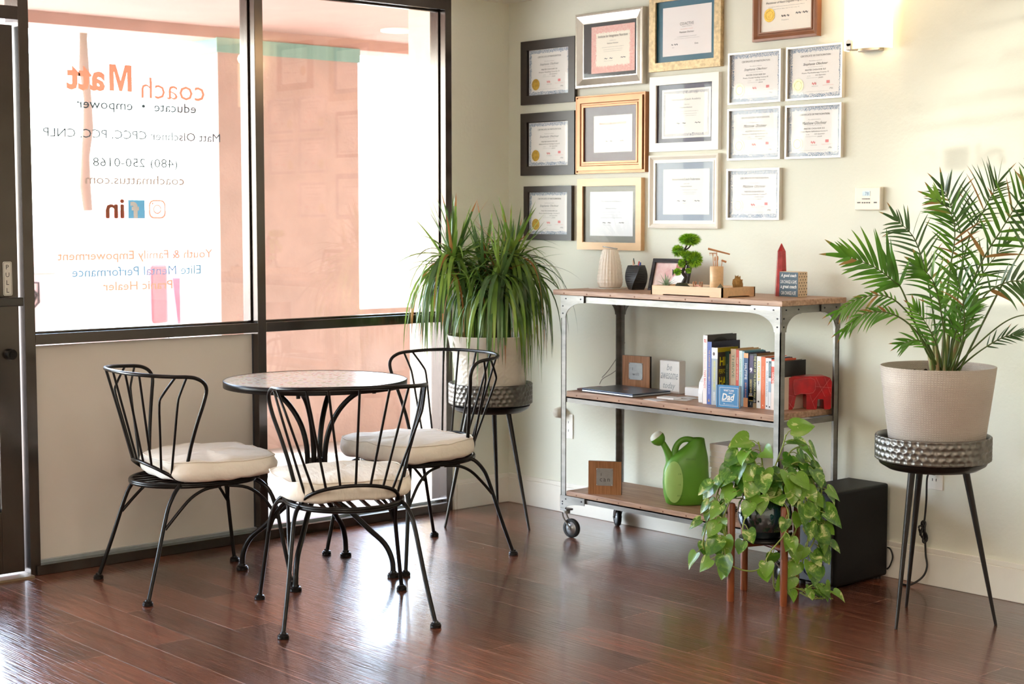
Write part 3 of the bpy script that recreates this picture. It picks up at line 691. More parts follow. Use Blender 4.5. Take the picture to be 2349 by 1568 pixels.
# right pot: woven tapered
def weave_mat():
    m=bpy.data.materials.new('woven_grey_pot'); m.use_nodes=True; nt=m.node_tree; b=nt.nodes['Principled BSDF']; L=nt.links; N=nt.nodes.new
    tc=N('ShaderNodeTexCoord'); mp=N('ShaderNodeMapping'); mp.inputs['Scale'].default_value=(1.15,1,1); L.new(tc.outputs['UV'],mp.inputs['Vector'])
    nz=N('ShaderNodeTexNoise'); nz.inputs['Scale'].default_value=9; nz.inputs['Detail'].default_value=1; L.new(tc.outputs['UV'],nz.inputs['Vector'])
    mx0=N('ShaderNodeMix'); mx0.data_type='VECTOR'; mx0.inputs['Factor'].default_value=.012; L.new(mp.outputs[0],mx0.inputs['A']); L.new(nz.outputs['Color'],mx0.inputs['B'])
    br=N('ShaderNodeTexBrick'); br.offset=0; br.inputs['Scale'].default_value=1; br.inputs['Brick Width'].default_value=.0088; br.inputs['Row Height'].default_value=.0075; br.inputs['Mortar Size'].default_value=.0014; br.inputs['Mortar Smooth'].default_value=.6
    L.new(mx0.outputs['Result'],br.inputs['Vector'])
    b.inputs['Base Color'].default_value=lin('#b9aea3'); b.inputs['Roughness'].default_value=.6
    n2=N('ShaderNodeTexNoise'); n2.inputs['Scale'].default_value=6; L.new(tc.outputs['Object'],n2.inputs['Vector'])
    cr=N('ShaderNodeMix'); cr.data_type='RGBA'; cr.inputs['A'].default_value=lin('#c2b7ab'); cr.inputs['B'].default_value=lin('#a99d92'); L.new(n2.outputs['Fac'],cr.inputs['Factor']); L.new(cr.outputs['Result'],b.inputs['Base Color'])
    bp=N('ShaderNodeBump'); bp.inputs['Strength'].default_value=.9; bp.inputs['Distance'].default_value=.003; L.new(br.outputs['Fac'],bp.inputs['Height']); L.new(bp.outputs[0],b.inputs['Normal'])
    return m
t=thing('planter','grey tapered planter with a woven line texture, on the right stand','planter',(2.74,-.474,.58))
c=(2.738,-.474,.578)
mb=MB(); mb.lathe([(.146,0),(.152,.003),(.157,.02),(.186,.24),(.1945,.31),(.1915,.3115),(.188,.31),(.178,.235),(.17,.2)],96,c,cap1=False); mb.build('pot',weave_mat(),t)
mb=MB(); mb.lathe([(.183,.272),(.1,.28),(.001,.282)],40,c,cap0=False)
for i in range(150):
    a=R_.uniform(0,2*PI); r=.17*math.sqrt(R_.random()); mb.sphere((c[0]+r*math.cos(a),c[1]+r*math.sin(a),c[2]+.278),R_.uniform(.003,.007),6,4)
mb.build('soil',SOIL,t)
# ================================================================== PLANTS
RT_=V((.666,.745,0)); TW=V((.745,-.667,0)); UP=V((0,0,1))
def leafmat(name,cols,rough=.4,scale=14,trans=.25):
    """leaf with subtle veins and slight translucency"""
    m=bpy.data.materials.new(name); m.use_nodes=True; nt=m.node_tree; b=nt.nodes['Principled BSDF']; L=nt.links; N=nt.nodes.new
    tc=N('ShaderNodeTexCoord'); n=N('ShaderNodeTexNoise'); n.inputs['Scale'].default_value=scale; n.inputs['Detail'].default_value=3; L.new(tc.outputs['Object'],n.inputs['Vector'])
    r=N('ShaderNodeValToRGB'); e=r.color_ramp
    while len(e.elements)<len(cols): e.elements.new(.5)
    for i,(p,c) in enumerate(cols): e.elements[i].position=p; e.elements[i].color=lin(c)
    L.new(n.outputs['Fac'],r.inputs[0]); L.new(r.outputs[0],b.inputs['Base Color']); b.inputs['Roughness'].default_value=rough
    b.inputs['Specular IOR Level'].default_value=.5
    o=nt.nodes['Material Output']; tr=N('ShaderNodeBsdfTranslucent'); L.new(r.outputs[0],tr.inputs['Color']); mx=N('ShaderNodeMixShader'); mx.inputs[0].default_value=trans
    L.new(b.outputs[0],mx.inputs[1]); L.new(tr.outputs[0],mx.inputs[2]); L.new(mx.outputs[0],o.inputs['Surface'])
    return m
def blade(mb,p,d,length,width,droop,seg=9,taper=.6,mi=0,tipmi=None,fold=.25,lim=None,roll=None,curl=0):
    p=V(p); d=V(d).normalized(); st=length/seg; vs=[]; fs=[]; k0=len(mb.v)
    side=d.cross(UP); side=side.normalized() if side.length>.05 else V((R_.uniform(-1,1),R_.uniform(-1,1),0)).normalized()
    if roll: side=M4.Rotation(roll,4,d)@side
    for i in range(seg+1):
        u=i/seg; w=width*.5*(min(1,.45+u*3.2))*(1-u**2.2)**.9
        nrm=side.cross(d).normalized()
        vs+=[p-side*w+nrm*w*fold,p.copy(),p+side*w+nrm*w*fold]
        d=(d+V((0,0,-droop*st*(1+u*1.5)))+side*curl*st).normalized(); p=p+d*st
        if lim: p.x=max(p.x,lim[0]); p.y=min(p.y,lim[1])
        side=(side-d*side.dot(d)).normalized()
    for i in range(seg):
        m_=tipmi if (tipmi is not None and i>=seg-2) else mi
        mb.add([],[],0)
        a=3*i
        fs.append(((a,a+1,a+4,a+3),m_)); fs.append(((a+1,a+2,a+5,a+4),m_))
    o=len(mb.v); mb.v+=[tuple(q) for q in vs]
    for f,m_ in fs: mb.f.append(tuple(x+o for x in f)); mb.mi.append(m_); mb.sm.append(True); mb.uv.append(None)
# dragon tree at the left
pl=thing('dragon_tree','bushy green dragon tree with long narrow drooping leaves in the white planter','plant',(.39,-.459,.84))
LG=[leafmat('strap_leaf_green',[(.3,'#4a6b28'),(.5,'#72933c'),(.7,'#9ab552')],.3,6),leafmat('strap_leaf_dark',[(.3,'#3a5430'),(.6,'#5a7a42'),(.8,'#7f9c66')],.25,6),leafmat('strap_leaf_dry',[(.3,'#b98a4a'),(.6,'#a96b3c'),(.8,'#8c8a3a')],.6,6)]
crowns=[((.275,-.588,1.235),150),((.455,-.385,1.225),170),((.36,-.47,1.19),90),((.50,-.50,1.15),70)]
mb=MB(); st=MB()
for (cx,cy,cz),n in crowns:
    st.tube([V((.39+(cx-.39)*.3,-.459+(cy+.459)*.3,.83)),V((.39+(cx-.39)*.7,-.459+(cy+.459)*.7,1.0)),V((cx,cy,cz-.02))],[.013,.011,.012],8,smooth_path=3)
    for i in range(n):
        a=R_.uniform(0,2*PI); e=R_.random()
        if e<.16: el=R_.uniform(50,84); ln=R_.uniform(.22,.34); dr=R_.uniform(.2,1.3)
        elif e<.32: el=R_.uniform(10,50); ln=R_.uniform(.25,.38); dr=R_.uniform(1.2,3.5)
        else: el=R_.uniform(-25,40); ln=R_.uniform(.36,.54); dr=R_.uniform(4.5,10)
        el=math.radians(el); d=V((math.cos(a)*math.cos(el),math.sin(a)*math.cos(el),math.sin(el)))
        mi=2 if R_.random()<.05 else (1 if R_.random()<.45 else 0)
        blade(mb,(cx+R_.uniform(-.015,.015),cy+R_.uniform(-.015,.015),cz-R_.uniform(0,.09)),d,ln,R_.uniform(.012,.022),dr,10,mi=mi,tipmi=2 if R_.random()<.12 else None,lim=(.015,-.015),roll=R_.uniform(-.5,.5))
mb.build('foliage',LG,pl); st.build('stem',mat('woody_stem','#6b5a44',rough=.9,bump=.6,bscale=80),pl)
# parlour palm at the right
pp=thing('parlour_palm','tall feathery parlour palm with some brown tips in the grey planter','plant',(2.738,-.474,.86))
PG=[leafmat('palm_leaf_green',[(.3,'#39631f'),(.5,'#558a2a'),(.7,'#7aa83a')],.33,8),leafmat('palm_leaf_dark',[(.3,'#33502b'),(.6,'#4f7340'),(.8,'#7b9a6c')],.33,8),leafmat('palm_leaf_brown',[(.3,'#8f6438'),(.5,'#a5824a'),(.62,'#7d8f38')],.6,10)]
PS=1.4897e-3
def W(px,py,t=0):
    """point of the plant: sideways and upward in metres from the soil, t towards the room"""
    return V((2.738,-.474,.872))+RT_*((px-2157)*PS)+UP*((842-py)*PS)+TW*t
def frond(pts,n,l0,up=1.0,lo=1.0,w=.016,brown=0,mi=0,start=.3,angle=52,droop=1.6,sag=0,stemr=.0032,upvec=None):
    P,_=catmull([W(*p) for p in pts],[1]*len(pts),10); N=len(P)
    rm=MB(); rm.tube(P,[stemr*(1.25-.95*i/(N-1)) for i in range(N)],6)
    fr=rm.build('frond',mat('palm_stem','#52662e',rough=.5,noise_amt=.3),pp)
    m_=MB()
    for k in range(n):
        u=start+(1-start)*(k+.3)/n; i=min(N-2,int(u*(N-1))); p=P[i]; t=(P[i+1]-P[max(i-1,0)]).normalized()
        s0=t.cross(TW).normalized()
        if s0.z<0: s0=-s0
        if upvec: s0=V(upvec).normalized()
        uu=(u-start)/(1-start); ln=l0*(math.sin(PI*(.18+.74*uu)))**.7
        for sg,f in((1,up),(-1,lo)):
            if f<=0: continue
            a=math.radians(angle-22*uu+R_.uniform(-5,5)); d=t*math.cos(a)+s0*sg*math.sin(a)+TW*R_.uniform(-.16,.22)
            b=R_.random()<brown*.45
            blade(m_,p,d,ln*f*R_.uniform(.88,1.08),w*.72*R_.uniform(.8,1.15),droop*R_.uniform(.6,2.2),8,mi=(2 if b and R_.random()<.4 else mi),tipmi=2 if b else None,lim=(.02,-.02),roll=R_.uniform(.9,1.5)*(1 if sg>0 else -1),fold=.15)
    for sg in(.35,-.2):
        blade(m_,P[-1],(P[-1]-P[-2]).normalized()+s0*sg,l0*.6,w*.9,droop,8,mi=mi,tipmi=2 if brown else None,lim=(.02,-.02),roll=1.2)
    m_.build('leaflets',PG,fr)
b0=(2168,842)
frond([(2172,845,0),(2128,800,.02),(2064,661,.06),(2040,635,.07),(1993,602,.08),(1932,579,.09)],14,.165,1,.72,.021,.12,0,.45,50,.8)
frond([(2165,845,0),(2120,770,.04),(2068,700,.07),(2020,668,.09),(1960,672,.1),(1915,700,.1)],13,.11,.35,1,.012,.75,0,.5,40,4)
frond([(2160,845,.02),(2105,765,.08),(2060,722,.11),(2010,702,.13),(1960,708,.14),(1925,738,.14)],13,.10,.5,.9,.012,.7,0,.45,38,4)
frond([(2150,845,.02),(2128,800,.06),(2098,768,.08),(2060,775,.09)],8,.085,.9,.9,.012,.1,0,.45,45,2)
frond([(2180,845,0),(2185,720,0),(2216,547,.02),(2237,497,.03),(2262,444,.04),(2275,415,.05)],14,.15,1,.5,.010,.25,1,.5,60,.9)
frond([(2185,845,0),(2198,720,.02),(2240,600,.04),(2284,517,.06),(2320,455,.07),(2360,400,.08)],14,.17,.8,1,.018,.2,0,.35,62,1.0)
frond([(2190,845,.02),(2210,760,.05),(2240,670,.09),(2290,635,.12),(2340,640,.14),(2390,670,.14)],13,.14,.7,1,.019,.2,1,.45,60,2.4)
frond([(2190,845,0),(2230,790,.03),(2300,725,.06),(2360,712,.07),(2430,740,.07)],8,.15,.2,1,.016,.3,0,.75,55,2.2)
frond([(2170,845,0),(2165,700,.03),(2172,600,.05),(2178,530,.06),(2165,480,.07),(2130,450,.08)],15,.12,1,1,.015,.25,0,.35,55,1.6)
frond([(2165,845,-.02),(2150,720,-.03),(2130,620,-.03),(2100,540,-.02),(2060,500,-.01)],14,.13,.9,1,.013,.3,1,.35,55,1.8)
frond([(2175,845,.02),(2200,700,-.02),(2215,560,-.04),(2190,470,-.05),(2170,430,-.05)],14,.14,1,.8,.013,.3,1,.4,58,1.4)
frond([(2170,845,.04),(2150,740,.1),(2120,640,.14),(2085,600,.16)],11,.12,.9,1,.019,.1,0,.4,50,1.5)
frond([(2175,845,.04),(2190,760,.12),(2180,680,.17),(2160,620,.19)],11,.12,1,1,.018,.1,0,.35,48,1.6)
frond([(2195,845,0),(2240,800,.03),(2290,765,.05),(2330,755,.05)],8,.075,.9,.8,.009,.3,1,.45,40,1.5)
frond([(2165,845,.02),(2145,790,.06),(2120,740,.08),(2090,700,.09)],9,.1,1,.9,.014,.1,0,.4,45,1.6)
frond([(2190,845,-.02),(2225,740,-.05),(2260,640,-.08),(2320,560,-.1)],12,.13,1,.9,.013,.2,1,.4,55,1.4)
frond([(2200,845,.02),(2280,640,.1),(2330,540,.12),(2365,440,.14),(2380,360,.14)],14,.16,1,.8,.016,.55,1,.45,58,1.2)
frond([(2180,845,.03),(2176,770,.08),(2190,720,.1),(2215,690,.1)],9,.09,1,1,.014,.1,0,.35,45,1.8)
frond([(2170,845,.01),(2200,780,.05),(2170,720,.06),(2150,670,.06)],9,.1,1,1,.015,.1,0,.35,48,1.8)
mb=MB()
for i in range(9):
    a=2*PI*i/9; p=V((2.748+.03*math.cos(a),-.467+.03*math.sin(a),.85)); mb.tube([p,p+V((.012*math.cos(a),.012*math.sin(a),.07)),p+V((.03*math.cos(a),.03*math.sin(a),.15))],[.008,.0065,.004],8)
mb.build('cane',mat('palm_cane','#7b8a4a',rough=.5,noise_amt=.4,noise_scale=30,col2='#9a7b5c'),pp)
# pothos on a copper legged stand
COPP=mat('copper_brown_wood','#8c4a28',rough=.35,noise_amt=.25,noise_scale=8,stretch=(9,9,1))
PC=V((2.123,-.637,0))
t=thing('plant_stand','low wooden plant stand with four copper brown legs, under the trailing pothos','plant stand',tuple(PC))
legs=[(2.077,-.768),(1.994,-.594),(2.251,-.681),(2.168,-.507)]
for x,y in legs: MB().lathe([(.0125,0),(.0135,.004),(.0145,.355),(.012,.36)],16,(x,y,0)).build('leg',COPP,t)
for a,b in((0,3),(1,2)):
    p=V((*legs[a],.205)); q=V((*legs[b],.205)); MB().tube([p,q],.011,10).build('cross_bar',COPP,t)
MB().lathe([(.085,.0),(.092,.004),(.092,.012),(.001,.012)],32,(PC.x,PC.y,.214)).build('saucer',mat('black_saucer','#141414',rough=.3),t)
t=thing('flower_pot','glossy dark teal glazed pot half hidden by pothos leaves','flower pot',(PC.x,PC.y,.23))
c=(PC.x,PC.y,.228)
mb=MB(); mb.lathe([(.055,0),(.075,.012),(.096,.06),(.1,.09),(.094,.125),(.082,.143),(.084,.155),(.079,.158),(.075,.145)],48,c,cap1=False); mb.build('pot',mat('teal_glaze','#123c44',rough=.06,spec=.9,coat=1,noise_amt=.6,noise_scale=14,col2='#1d2024'),t)
MB().lathe([(.077,.135),(.001,.142)],24,c,cap0=False).build('soil',SOIL,t)
po=thing('pothos','variegated green and cream pothos spilling over its pot down to the floor','plant',(PC.x,PC.y,.37))
def pothos_mat(name,g1,g2):
    m=bpy.data.materials.new(name); m.use_nodes=True; nt=m.node_tree; b=nt.nodes['Principled BSDF']; L=nt.links; N=nt.nodes.new
    tc=N('ShaderNodeTexCoord'); n=N('ShaderNodeTexNoise'); n.inputs['Scale'].default_value=16; n.inputs['Detail'].default_value=4; n.inputs['Roughness'].default_value=.7; n.inputs['Distortion'].default_value=1.2; L.new(tc.outputs['Object'],n.inputs['Vector'])
    r=N('ShaderNodeValToRGB'); e=r.color_ramp
    cols=[(.0,g1),(.46,g2),(.57,'#6f9a35'),(.615,'#b9c877'),(.72,'#e0dba6')]
    while len(e.elements)<len(cols): e.elements.new(.5)
    for i,(p,c_) in enumerate(cols): e.elements[i].position=p; e.elements[i].color=lin(c_)
    L.new(n.outputs['Fac'],r.inputs[0]); L.new(r.outputs[0],b.inputs['Base Color']); b.inputs['Roughness'].default_value=.28; b.inputs['Specular IOR Level'].default_value=.55
    o=nt.nodes['Material Output']; tr=N('ShaderNodeBsdfTranslucent'); L.new(r.outputs[0],tr.inputs['Color']); mx=N('ShaderNodeMixShader'); mx.inputs[0].default_value=.22
    L.new(b.outputs[0],mx.inputs[1]); L.new(tr.outputs[0],mx.inputs[2]); L.new(mx.outputs[0],o.inputs['Surface']); return m
PM=[pothos_mat('pothos_leaf','#27491a','#457522'),pothos_mat('pothos_leaf_light','#44701f','#74a034'),mat('pothos_vine','#8fa04c',rough=.5)]
lf=MB(); vn=MB()
def heart(p,d,n,size,mi):
    """heart leaf at p pointing along d, face normal near n, cupped and slightly twisted"""
    d=V(d).normalized(); s=d.cross(V(n)); s=s.normalized() if s.length>.01 else d.orthogonal().normalized(); n=s.cross(d).normalized()
    prof=[(-.10,.16),(-.13,.30),(-.08,.42),(.05,.50),(.22,.52),(.42,.46),(.62,.34),(.8,.2),(.93,.08),(1.02,0)]
    vs=[]; cup=R_.uniform(.1,.32); bend=R_.uniform(.1,.45); tw=R_.uniform(-.5,.5)
    def pt(u,v):
        b=bend*u*u
        return p+d*(size*(u-.12*b))+s*(size*v*.92)+n*(size*(-b*.6+cup*abs(v)*.9+tw*v*u))
    mid=[pt(-.0 if i==0 else max(0,prof[i][0]),0) for i in range(len(prof))]
    L_=[pt(u,-v) for u,v in prof]; Rr=[pt(u,v) for u,v in prof]; L2=[pt((u+max(u,0))/2,-v*.5) for u,v in prof]; R2=[pt((u+max(u,0))/2,v*.5) for u,v in prof]
    o=len(lf.v); k=len(prof)
    for arr in(L_,L2,mid,R2,Rr): lf.v+=[tuple(q) for q in arr]
    for c_ in range(4):
        for i in range(k-1):
            lf.f.append((o+c_*k+i,o+c_*k+i+1,o+(c_+1)*k+i+1,o+(c_+1)*k+i)); lf.mi.append(mi); lf.sm.append(True); lf.uv.append(None)
def ploc(px,py,t=0):
    return V((2.123,-.637,.35))+RT_*((px-1753)*1.5976e-3)+UP*((1154-py)*1.5976e-3)+TW*t
def vine(pts,nl,size=.075,leafdrop=.5):
    P,_=catmull([V(p) for p in pts],[1]*len(pts),8); vn.tube(P,[.0028]*len(P),6,mi=2)
    for k in range(nl):
        i=int((len(P)-2)*(k+.7)/nl); p=P[i]; t_=(P[i+1]-P[i]).normalized()
        out=V((p.x-PC.x,p.y-PC.y,0)); out=out.normalized() if out.length>.01 else TW
        sd=1 if k%2 else -1
        d=(t_*.35+out*R_.uniform(.3,.9)+t_.cross(UP if abs(t_.z)<.9 else TW)*sd*.7+V((R_.uniform(-.3,.3),R_.uniform(-.3,.3),-leafdrop+R_.uniform(-.3,.35))))
        st=d.normalized()*R_.uniform(.02,.05)+UP*.012; q=p+st
        vn.tube([p,p+st*.5+UP*.006,q],.0016,5,mi=2)
        nn=(out*R_.uniform(.4,1.0)+TW*.5+UP*R_.uniform(.2,1.0))
        q.z=max(q.z,.05)
        heart(q,(d.normalized()+V((0,0,-.35))),nn,size*R_.uniform(.62,1.06),0 if R_.random()<.55 else 1)
C0=(1753,1105,0)
for (pts,nl,sz) in [
 ([(1753,1110,0),(1745,1050,.0),(1735,1010,.02)],6,.085),([(1760,1110,0),(1790,1030,.0),(1800,995,.0)],5,.085),([(1765,1110,0),(1820,1060,0),(1850,1070,.02)],6,.085),
 ([(1740,1110,0),(1700,1060,.02),(1690,1080,.05)],6,.08),([(1750,1110,.02),(1740,1060,.07),(1730,1090,.12)],6,.085),([(1760,1110,.02),(1790,1070,.08),(1800,1100,.13)],6,.085),
 ([(1770,1110,.0),(1850,1090,.03),(1870,1150,.05),(1875,1220,.05),(1865,1290,.04)],12,.08),([(1770,1112,.03),(1820,1100,.1),(1835,1160,.13),(1840,1220,.12),(1830,1270,.11),(1820,1310,.1)],12,.08),
 ([(1740,1112,0),(1670,1090,0),(1645,1130,.0),(1640,1190,.0),(1640,1240,0)],9,.075),([(1735,1112,.03),(1680,1120,.08),(1650,1180,.1),(1655,1230,.1),(1645,1270,.1)],10,.075),
 ([(1745,1112,.05),(1715,1130,.12),(1690,1190,.15),(1700,1230,.15)],4,.07),([(1760,1112,.06),(1790,1150,.14),(1785,1200,.16),(1755,1240,.16),(1740,1270,.15)],5,.08),
 ([(1775,1112,.02),(1830,1120,.08),(1860,1180,.1),(1850,1240,.1),(1800,1280,.1)],10,.08),
 ([(1660,1200,.05),(1665,1280,.06),(1720,1300,.08),(1765,1270,.1)],2,.06),
 ([(1640,1150,-.02),(1625,1190,0),(1612,1240,.01),(1615,1260,.01)],4,.065),
 ([(1800,1112,-.04),(1850,1060,-.04),(1885,1100,-.05),(1890,1180,-.05)],8,.08),([(1790,1112,-.02),(1810,1040,-.02),(1845,1020,-.01)],5,.085),([(1775,1112,.04),(1815,1130,.1),(1815,1190,.12),(1795,1240,.12)],7,.07),([(1735,1112,-.02),(1690,1060,-.02),(1660,1110,-.02),(1655,1170,-.02)],8,.07),([(1750,1110,.0),(1720,1040,.03),(1705,1030,.05)],4,.08),([(1770,1112,.02),(1835,1080,.06),(1855,1130,.08),(1870,1200,.08),(1880,1250,.07)],9,.075),
 ([(1770,1300,.05),(1775,1345,.05),(1810,1340,.06),(1840,1345,.08),(1880,1345,.07)],4,.06),
 ([(1840,1348,.06),(1860,1335,.06),(1880,1340,.07)],5,.055),([(1830,1352,.06),(1855,1362,.08),(1885,1362,.08)],6,.06)]:
    vine([ploc(*p) for p in pts],nl,sz)
for i in range(26):
    a=R_.uniform(0,2*PI); r=R_.uniform(.02,.12); p=V((PC.x+r*math.cos(a),PC.y+r*math.sin(a),.43+R_.uniform(-.03,.06)-r*.5)); 
    vn.tube([V((PC.x+.02*math.cos(a),PC.y+.02*math.sin(a),.37)),p],.002,5,mi=2)
    heart(p,(math.cos(a),math.sin(a),R_.uniform(-.3,.2)),(math.cos(a)*.2,math.sin(a)*.2-.2,1),.08*R_.uniform(.8,1.15),0 if R_.random()<.5 else 1)
lf.build('foliage',PM,po); vn.build('vine',PM,po)
# ================================================================== PICTURES
def paper_mat(name,base,border,margin,w,h,inner=None,scale=60,thr=.5,inset=.0):
    """certificate paper with an ornamental border of curls; w,h half sizes"""
    m=bpy.data.materials.new(name); m.use_nodes=True; nt=m.node_tree; b=nt.nodes['Principled BSDF']; L=nt.links; N=nt.nodes.new
    tc=N('ShaderNodeTexCoord'); sp=N('ShaderNodeSeparateXYZ'); L.new(tc.outputs['Object'],sp.inputs[0])
    def mth(op,a,b_=None):
        x=N('ShaderNodeMath'); x.operation=op
        for i,q in enumerate((a,b_)):
            if q is None: continue
            if isinstance(q,(int,float)): x.inputs[i].default_value=q
            else: L.new(q,x.inputs[i])
        return x.outputs[0]
    ax=mth('ABSOLUTE',sp.outputs['X']); az=mth('ABSOLUTE',sp.outputs['Z'])
    ex=mth('SUBTRACT',w,ax); ez=mth('SUBTRACT',h,az); e=mth('MINIMUM',ex,ez)
    n=N('ShaderNodeTexNoise'); n.inputs['Scale'].default_value=scale; n.inputs['Detail'].default_value=1; n.inputs['Distortion'].default_value=2.5; L.new(tc.outputs['Object'],n.inputs['Vector'])
    lim=mth('ADD',margin*.55,mth('MULTIPLY',n.outputs['Fac'],margin*.9))
    inb=mth('MULTIPLY',mth('LESS_THAN',e,lim),mth('GREATER_THAN',e,inset))
    n2=N('ShaderNodeTexNoise'); n2.inputs['Scale'].default_value=scale*3; n2.inputs['Detail'].default_value=1; n2.inputs['Distortion'].default_value=4; L.new(tc.outputs['Object'],n2.inputs['Vector'])
    pat=mth('GREATER_THAN',n2.outputs['Fac'],thr)
    f=mth('MULTIPLY',inb,pat)
    mx=N('ShaderNodeMix'); mx.data_type='RGBA'; L.new(f,mx.inputs['Factor']); mx.inputs['A'].default_value=lin(base); mx.inputs['B'].default_value=lin(border)
    L.new(mx.outputs['Result'],b.inputs['Base Color']); b.inputs['Roughness'].default_value=.6; return m
PG_=glass_mat('picture_glass',(1,1,1,1),.03,1.5,-.028)
INK=mat('grey_ink','#77787c',rough=.7); INKD=mat('dark_ink','#4c4c50',rough=.7); GOLD=mat('gold_seal','#d8b04a',rough=.3,metal=.5,noise_amt=.3,noise_scale=90); PINKI=mat('pink_ink','#e58d90',rough=.7); YEL=mat('pale_gold_seal','#efe9b0',rough=.35,metal=.2,noise_amt=.2,noise_scale=80); REDI=mat('red_ink','#d9765c',rough=.7)
def frame_box(o,name,x0,x1,z0,z1,fw,dep,m,profile='flat',mi2=None):
    """four mitred mouldings; profile gives depth against width across the moulding"""
    prof={'flat':[(0,0),(0,dep),(fw,dep),(fw,dep-.008)],
          'bevel':[(0,0),(0,dep-.004),(.004,dep-.001),(.012,dep),(fw-.004,dep-.012),(fw,dep-.012),(fw,dep-.016)],
          'scoop':[(0,0),(0,dep),(fw*.25,dep+.002),(fw*.6,dep-.008),(fw*.8,dep-.009),(fw*.85,dep-.006),(fw,dep-.006),(fw,dep-.012)],
          'step':[(0,0),(0,dep-.006),(.005,dep-.006),(.006,dep-.012),(.012,dep-.012),(.013,dep),(fw*.62,dep-.001),(fw*.68,dep-.006),(fw*.8,dep-.006),(fw*.84,dep-.003),(fw,dep-.003),(fw,dep-.012)]}[profile]
    mb=MB()
    for i in range(len(prof)-1):
        (a,d0),(b,d1)=prof[i],prof[i+1]
        q=[(x0+a,z0+a),(x1-a,z0+a),(x1-a,z1-a),(x0+a,z1-a)]; r=[(x0+b,z0+b),(x1-b,z0+b),(x1-b,z1-b),(x0+b,z1-b)]
        for k in range(4):
            k2=(k+1)%4; mb.add([(q[k][0],-d0,q[k][1]),(q[k2][0],-d0,q[k2][1]),(r[k2][0],-d1,r[k2][1]),(r[k][0],-d1,r[k][1])],[(0,1,2,3)])
    mb.box(x0+.002,x1-.002,-.004,-.001,z0+.002,z1-.002)
    return mb.build(name,m,o)
def picture(label,x0,x1,z0,z1,fw,dep,fm,profile,mats_,paper,pm,lines,group,opening=None,seal=None,matt=None):
    cx,cz=(x0+x1)/2,(z0+z1)/2
    t=thing('picture_frame',label,'picture frame',(cx,0,cz),0,group)
    frame_box(t,'frame',x0,x1,z0,z1,fw,dep,fm,profile)
    ox0,ox1,oz0,oz1=x0+fw-.002,x1-fw+.002,z0+fw-.002,z1-fw+.002
    yb=-(dep-.013)
    if matt: MB().box(ox0,ox1,yb+.0002,yb+.003,oz0,oz1).build('mount',matt,t)
    px0,px1,pz0,pz1=paper; py=yb-.0008
    pc=((px0+px1)/2,(pz0+pz1)/2); hw,hh=(px1-px0)/2,(pz1-pz0)/2
    # the paper carries its own origin so that its printed border is centred
    mb=MB(); mb.add([(-hw,0,-hh),(hw,0,-hh),(hw,0,hh),(-hw,0,hh)],[(0,1,2,3)])
    pp_=mb.build('certificate',pm(hw,hh),t,world=False); pp_.location=(pc[0]-cx,py,pc[1]-cz); OFF[pp_.name]=V((pc[0],py,pc[1]))
    tm=MB()
    for ln in lines:
        s,u,v,wd,hg,mi=ln[:6]; kw=ln[6] if len(ln)>6 else {}
        put_text(tm,s,(pc[0]+u*2*hw,py-.0006,pc[1]+v*2*hh),(1,0,0),(0,0,1),width=wd*2*hw,height=hg*2*hh,mi=mi,**kw)
    if tm.v: tm.build('print',[INK,INKD,PINKI,REDI],pp_)
    if seal:
        u,v,r,sm_=seal; s_=MB(); x,z=pc[0]+u*2*hw,pc[1]+v*2*hh
        pts=[]; n=40
        for k in range(n):
            a=2*PI*k/n; rr=r*(1+.04*(k%2)); pts.append((x+rr*math.cos(a),py-.0014,z+rr*math.sin(a)))
        s_.add(pts,[tuple(range(n))]); s_.tube([(x+r*.68*math.cos(2*PI*k/24),py-.0016,z+r*.68*math.sin(2*PI*k/24)) for k in range(24)],.0008,4,True); s_.build('seal',sm_,pp_)
    MB().add([(ox0,-(dep-.010),oz0),(ox1,-(dep-.010),oz0),(ox1,-(dep-.010),oz1),(ox0,-(dep-.010),oz1)],[(0,1,2,3)]).build('glass',PG_,t)
    return t
def cert_lines(name,course,date='12th September',yr='2020',nm=0):
    L=[('CERTIFICATE OF PARTICIPATION',0,.335,.56,.036,1),('This certificate is awarded to',0,.235,.24,.014,0),
       (name,0,.165,.46,.062,nm,dict(shear=.35)),('for having completed the course by',0,.112,.28,.012,0),
       ('MASTER CHOA KOK SUI',0,.055,.38,.03,1),(course,0,-.005,.50,.034,1),('on the',-.12,-.062,.06,.014,0),(date,.1,-.058,.2,.03,nm,dict(shear=.35)),('in the year of our Lord',-.06,-.102,.2,.014,0),(yr,.1,-.105,.09,.022,nm,dict(shear=.35)),
       ('~~',-.02,-.22,.08,.06,2),('Instructor',0,-.272,.12,.014,0),('■',.24,-.2,.06,.055,2),('Institute for Inner Studies',.24,-.262,.2,.012,2),('Ms',.3,-.33,.07,.03,0,dict(shear=.4)),
       ('www.globalpranichealing.com',-.0,-.375,.5,.01,0)]
    return L
BLUEB='#5d7fa3'
def pmC(w,h): return paper_mat('certificate_paper','#eeecea',BLUEB,.017,w,h,scale=45,thr=.5,inset=.002)
SIL=mat('silver_frame','#e9e5de',rough=.28,metal=.35,spec=.6)
GC='thin silver framed certificates of participation'
